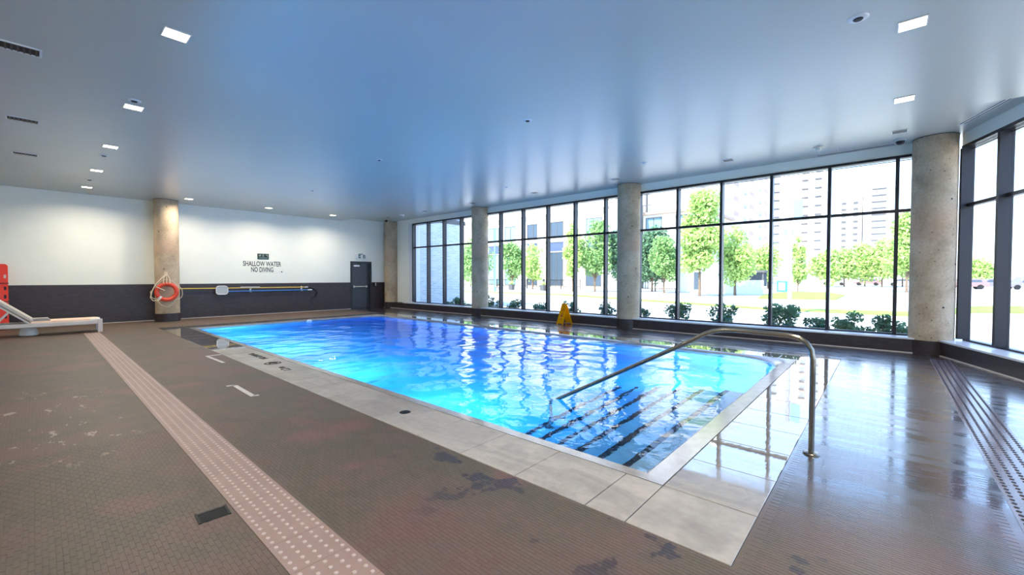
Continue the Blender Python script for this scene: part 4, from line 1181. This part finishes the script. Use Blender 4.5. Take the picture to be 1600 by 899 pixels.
def shrub(y, top, r, label, n=420, x=12.8, spread=1.0, s=0.052, mat='leaf_shrub'):
    t = thing('shrub', label, 'shrub', (x, y, GZ0+0.05), 0, 'shrubs under the windows')
    h = top - GZ0
    cs = []
    for _ in range(9):
        a_ = random.random()*6.283; q = r*0.75*random.random()**0.5
        z_ = h*(0.25 + 0.6*random.random())
        cs.append((q*math.cos(a_), q*spread*math.sin(a_), z_, r*0.40, r*0.40*spread, h*0.2))
    cs.append((0, 0, h*0.86, r*0.22, r*0.22, h*0.14))
    f = obj('foliage', foliage(cs, int(n*1.5), s, MT[mat], 'foliage'), t); f['kind'] = 'stuff'
    for c_ in cs[:4]:
        MB().tube([(0, 0, 0), (c_[0]*0.5, c_[1]*0.5, c_[2]*0.6), (c_[0], c_[1], c_[2])], [0.012, 0.009, 0.004], 5).build('stem', MT['bark'], t)
for y_, tp, r_s, lb_, n_ in (
    (15.5, 0.26, 0.40, 'low dark shrub against the brick wing, leftmost under the windows', 380),
    (14.7, 0.50, 0.48, 'mounded dark green shrub in the third far window bay', 560),
    (13.6, 0.22, 0.42, 'low spreading shrub just left of the far window column', 380),
    (12.35, 0.62, 0.33, 'upright dark shrub just right of the far window column', 380),
    (11.25, 0.52, 0.34, 'loose green shrub in the second bay right of the far column', 320),
    (9.85, 0.46, 0.34, 'small dark shrub one bay left of the yellow sign', 340),
    (8.45, 0.56, 0.36, 'dark leafy shrub directly behind the yellow floor sign', 420),
    (6.95, 0.58, 0.36, 'dark shrub astride the mullion left of the middle column', 400),
    (5.75, 0.44, 0.26, 'small shrub just right of the middle column', 220),
    (4.63, 0.72, 0.42, 'full green shrub at the first mullion right of the middle column', 560),
    (3.40, 0.72, 0.38, 'green shrub at the second mullion right of the middle column', 520),
    (2.00, 0.70, 0.50, 'big green shrub at the foot of the grey lamp post', 900),
    (1.28, 0.44, 0.33, 'low spiky shrub right of the big shrub', 420),
    (0.58, 0.60, 0.38, 'feathery green shrub right of the bay mullion near the corner column', 560),
    (-0.08, 0.60, 0.42, 'bright green shrub touching the left edge of the corner column', 560)):
    shrub(y_, tp, r_s, lb_, n_)

# stone building across the road
def win(parent, X, y0, y1, z0, z1, glass='glass_b', div=1, depth=0.18, recess=True):
    w = MB()
    t_ = 0.09
    w.box(X-0.06, X+0.02, y0, y1, z1-t_, z1).box(X-0.06, X+0.02, y0, y1, z0, z0+t_).box(X-0.06, X+0.02, y0, y0+t_, z0, z1).box(X-0.06, X+0.02, y1-t_, y1, z0, z1)
    for i_ in range(1, div+1):
        ym = y0 + (y1-y0)*i_/(div+1); w.box(X-0.05, X+0.02, ym-0.05, ym+0.05, z0, z1)
    o = w.build('window', MT['frame_b'], parent)
    MB().box(X-0.02, X+0.01, y0+0.05, y1-0.05, z0+0.05, z1-0.05).build('pane', MT[glass], o)
    return o
XA = 52.0
sA = thing('stone_building', 'pale stone building with tall windows across the road', 'building', (0,0,0))
MB().box(XA, XA+16, 27.3, 74, GZ0, 18).build('facade', MT['stone_b'], sA)
for y_ in (27.3, 33.6, 39.2, 43.6, 52.2, 57.2, 63.0):
    MB().box(XA-0.45, XA, y_, y_+1.1, GZ0, 11.0).build('pier', MT['stone_w'], sA)
for z_, dp in ((11.0, 0.7), (12.9, 0.5), (6.9, 0.3)):
    MB().box(XA-dp, XA, 27.2, 74, z_, z_+(0.35 if dp > 0.4 else 0.2)).build('cornice', MT['stone_w'], sA)
for y0_, y1_, dv, gs in ((48.8, 51.3, 1, 'glass_b'), (45.0, 47.5, 1, 'glass_b'), (40.3, 42.7, 1, 'glass_dark'), (35.8, 38.1, 1, 'glass_dark'), (58.1, 61.5, 1, 'glass_dark'), (29.4, 31.9, 1, 'glass_b')):
    win(sA, XA, y0_, y1_, 7.3, 9.8, gs, dv)
    MB().box(XA-0.05, XA, y0_, y1_, 5.4, 6.7).build('spandrel', MT['spandrel'], sA)
    win(sA, XA, y0_, y1_, 0.2, 5.25, 'glass_dark' if y1_ < 44 else 'glass_b', 1)
    win(sA, XA, y0_, y1_, 13.8, 16.4, 'glass_b', 1)
cB = thing('corner_building', 'pale corner block with a ledge and roof railing right of the middle column', 'building', (0,0,0))
MB().box(60, 75, 18.8, 27.0, GZ0, 10.6).build('facade', MT['stone_w'], cB)
MB().box(59.3, 75, 18.2, 27.0, 10.6, 10.95).build('ledge', MT['balcony'], cB)
MB().box(61.5, 75, 19.5, 27.0, 10.95, 14.5).build('penthouse', MT['stone_w'], cB)
win(cB, 60, 24.2, 26.6, 8.2, 10.2, 'glass_b', 1); win(cB, 60, 20.2, 22.2, 8.2, 10.2, 'glass_b', 1)
win(cB, 60, 24.2, 26.6, 3.0, 6.0, 'glass_b', 1); win(cB, 60, 20.2, 22.2, 3.0, 6.0, 'glass_b', 1)
rl = MB().box(59.4, 59.46, 18.3, 27.0, 11.95, 12.02)
for i_ in range(16): rl.box(59.41, 59.45, 18.4+0.56*i_, 18.45+0.56*i_, 10.95, 11.95)
rl.build('roof_railing', MT['frame_b'], cB)

gw = thing('gate_wall', 'white garden wall with a dark gate below the tall bright tree', 'wall', (0,0,0))
MB().box(45, 45.5, 14.75, 16.2, GZ0, 2.35).build('wall_block', MT['stone_w'], gw)
MB().box(44.92, 45.58, 14.7, 16.25, 2.35, 2.45).build('wall_cap', MT['stone_w'], gw)
MB().box(45.1, 45.4, 8.5, 13.8, GZ0, 1.2).build('low_wall', MT['stone_w'], gw)
MB().box(45.0, 45.3, 13.8, 14.0, GZ0, 1.9).build('gate_post', MT['stone_w'], gw)
g1 = MB().box(45.1, 45.2, 14.0, 14.75, 0.2, 2.0).build('gate', MT['glass_dark'], gw)
def fence(X, y0, y1, z1, label):
    t = thing('iron_fence', label, 'fence', (0,0,0))
    MB().box(X, X+0.05, y0, y1, z1-0.08, z1).build('rail', MT['fence'], t)
    MB().box(X, X+0.05, y0, y1, 0.15, 0.22).build('rail', MT['fence'], t)
    y_ = y0; p_ = MB()
    while y_ < y1:
        p_.box(X+0.01, X+0.04, y_, y_+0.05, 0.0, z1+0.06); y_ += 0.28
    q = p_.build('picket', MT['fence'], t); q['kind'] = 'stuff'
    for i_ in range(int((y1-y0)/3)+1):
        MB().box(X-0.02, X+0.07, y0+3*i_, y0+3*i_+0.1, GZ0, z1+0.12).build('post', MT['fence'], t)
fence(47.5, 30.0, 53.0, 1.1, 'black iron fence along the foot of the stone building')
fence(47.0, 16.6, 22.6, 1.3, 'black iron fence under the dark tree right of the middle column')
def planter(x, y, label):
    t = thing('planter', label, 'planter', (x, y, GZ0), 0, 'dark planters on the pavement')
    MB().lathe([(0.0001, 0), (0.34, 0), (0.42, 0.7), (0.36, 0.7), (0.34, 0.62), (0.0001, 0.62)], seg=4, a0=0.785).build('box', MT['frame_b'], t)
    f = obj('foliage', foliage([(0, 0, 0.85, 0.35, 0.35, 0.25)], 160, 0.09, MT['leaf_light'], 'foliage'), t); f['kind'] = 'stuff'
planter(40, 35.4, 'dark planter under the mid green street tree')
planter(40, 30.4, 'dark planter before the tall entrance bay')

# lamp post and thin post
lp = thing('lamp_post', 'grey lamp post with a teal notice box and blue banner', 'lamp post', (21.54, 3.06, GZ0))
MB().lathe([(0.0001, 0), (0.17, 0), (0.17, 0.08), (0.10, 0.35), (0.085, 0.4), (0.07, 4.95), (0.0001, 4.97)], seg=16).build('post', MT['pole_grey'], lp, smooth=True)
MB().box(-0.03, 0.03, -0.42, -0.10, 4.15, 4.9).build('banner', MT['banner'], lp)
MB().box(-0.012, 0.012, -0.5, 0.0, 4.9, 4.93).box(-0.012, 0.012, -0.5, 0.0, 4.12, 4.15).build('banner_arm', MT['pole_grey'], lp)
nb_ = MB().box(-0.06, 0.06, 0.09, 0.47, 0.98, 1.46).build('notice_box', MT['teal'], lp)
MB().box(-0.067, -0.06, 0.16, 0.40, 1.06, 1.38).build('notice_sheet', MT['white'], nb_)
tp_ = thing('thin_post', 'tall thin teal post in front of the stone building', 'post', (33.8, 32.4, GZ0))
MB().cyl(0, 0, 0, 7.1, 0.09, 12).build('shaft', MT['pole_teal'], tp_, smooth=True)
MB().cyl(0, 0, 0, 0.5, 0.14, 12).build('foot', MT['pole_teal'], tp_, smooth=True)

# far apartment blocks
ap1 = thing('apartment_block', 'beige apartment block with slanting rows of balconies above the bright tree', 'building', (0,0,0))
MB().box(92, 141, 25, 46, GZ0, 33).build('facade', MT['tower'], ap1)
MB().box(91.4, 141.5, 24.4, 46, 29.6, 30.0).build('cornice', MT['stone_b'], ap1)
for fl_i in range(8):
    z_ = 5.0 + 3.1*fl_i
    for x_ in (98, 112, 128):
        b = MB().box(x_-2.0, x_+2.0, 23.7, 25.0, z_, z_+0.15).build('balcony_slab', MT['stone_b'], ap1)
        MB().box(x_-2.0, x_+2.0, 23.65, 23.72, z_+0.15, z_+1.1).build('balcony_rail', MT['balcony'], b)
ap2 = thing('apartment_block', 'pale tall apartment block with stacked balconies behind the grey lamp post', 'building', (0,0,0))
MB().box(190, 210, 16.2, 35.3, GZ0, 46).build('facade', MT['tower'], ap2)
MB().box(189.5, 210, 16.0, 35.5, 46, 46.6).build('cornice', MT['stone_b'], ap2)
for fl_i in range(14):
    z_ = 3.2*fl_i + 2.0
    for y_, m_ in ((31.6, 'balcony_blue'), (22.6, 'balcony'), (18.6, 'balcony_blue')):
        b = MB().box(188.4, 190, y_-1.0, y_+1.0, z_, z_+0.3).build('balcony_slab', MT['frame_b'], ap2)
        MB().box(188.3, 188.45, y_-1.0, y_+1.0, z_+0.3, z_+1.15).build('balcony_rail', MT[m_], b)
for y_ in (26.8, 28.6): win(ap2, 190, y_-0.6, y_+0.6, 17.5, 20.0, 'glass_b', 0)
ap3 = thing('apartment_block', 'distant pale tower with two narrow stacks of dark balconies', 'building', (0,0,0))
MB().box(270, 290, 9.0, 20.0, GZ0, 42).build('facade', MT['tower'], ap3)
MB().box(269.6, 290, 8.8, 20.2, 42, 42.7).build('cornice', MT['stone_b'], ap3)
for fl_i in range(12):
    z_ = 3.1*fl_i + 4
    for y_ in (15.9, 11.3):
        MB().box(268.8, 270, y_-0.9, y_+0.9, z_, z_+1.0).build('balcony', MT['frame_b'], ap3)
ap4 = thing('apartment_block', 'distant pale tower with wide blue balconies, rightmost of the far blocks', 'building', (0,0,0))
MB().box(272, 292, -1.5, 7.5, GZ0, 50).build('facade', MT['tower'], ap4)
MB().box(271.6, 292, -1.7, 7.7, 50, 50.7).build('cornice', MT['stone_b'], ap4)
for fl_i in range(14):
    z_ = 3.1*fl_i + 4
    b = MB().box(270.4, 272, -0.1, 5.4, z_, z_+0.35).build('balcony_slab', MT['frame_b'], ap4)
    MB().box(270.3, 270.45, -0.1, 5.4, z_+0.35, z_+1.1).build('balcony_rail', MT['balcony_blue'], b)

ks = thing('car_shelter', 'low dark shelter far behind the pale young tree', 'shelter', (66, 14.0, GZ0))
MB().box(-1.2, 1.2, -1.9, 1.9, 2.3, 2.6).build('roof', MT['frame_b'], ks)
for y_ in (-1.7, 0.0, 1.7): MB().box(-1.0, -0.85, y_-0.08, y_+0.08, 0, 2.3).build('post', MT['frame_b'], ks)
MB().box(0.9, 1.0, -1.8, 1.8, 0.4, 2.3).build('back_panel', MT['glass_dark'], ks)

def car(x, y, rz, m, label, suv=False):
    t = thing('car', label, 'car', (x, y, GZ0), rz, 'parked cars in the far lot')
    hz = 1.75 if suv else 1.45
    prof = [(-2.2, 0.35), (2.2, 0.35), (2.25, 0.75), (1.25, 0.92), (0.65, hz-0.05), (0.4, hz), (-1.3, hz), (-1.6, hz-0.08), (-2.1, 0.98), (-2.25, 0.8)]
    b = MB(); k_ = len(prof)
    b.v = [(px_, -0.88, pz_) for px_, pz_ in prof] + [(px_, 0.88, pz_) for px_, pz_ in prof]
    b.f = [tuple(range(k_)), tuple(reversed(range(k_, 2*k_)))] + [((i_+1) % k_, i_, k_+i_, k_+(i_+1) % k_) for i_ in range(k_)]
    b.build('body', MT[m], t, bevel=0.06)
    for sy in (-0.885, 0.875):
        MB().prism([(-1.55, 0.98), (0.95, 0.98), (0.5, hz-0.12), (-1.4, hz-0.12)], 0, 0.01).build('side_window', MT['glass_dark'], t, loc=(0, sy+0.01, 0)).rotation_euler = (math.radians(90), 0, 0)
    for wx in (-1.35, 1.35):
        for wy in (-0.82, 0.82):
            MB().lathe([(0.0001, -0.1), (0.33, -0.1), (0.33, 0.1), (0.0001, 0.1)], wx, wy, 0.33, 16, axis='y').build('wheel', MT['black'], t, smooth=True)
car(90, -14.6, 1.9, 'car_grey', 'grey parked suv seen through the rightmost pane', True)
car(88, -8.6, 1.7, 'car_red', 'dark red parked car in the first pane right of the corner column')
car(95, -12.0, 1.8, 'car_grey', 'grey parked car right of the dark red one')
car(112, -2.6, 1.5, 'car_white', 'silver parked car just left of the corner column')
car(113, 2.6, 1.5, 'car_red', 'reddish parked car left of the silver one')
car(112, 8.0, 1.5, 'car_white', 'silver parked car under the far trees, leftmost of the parked cars')
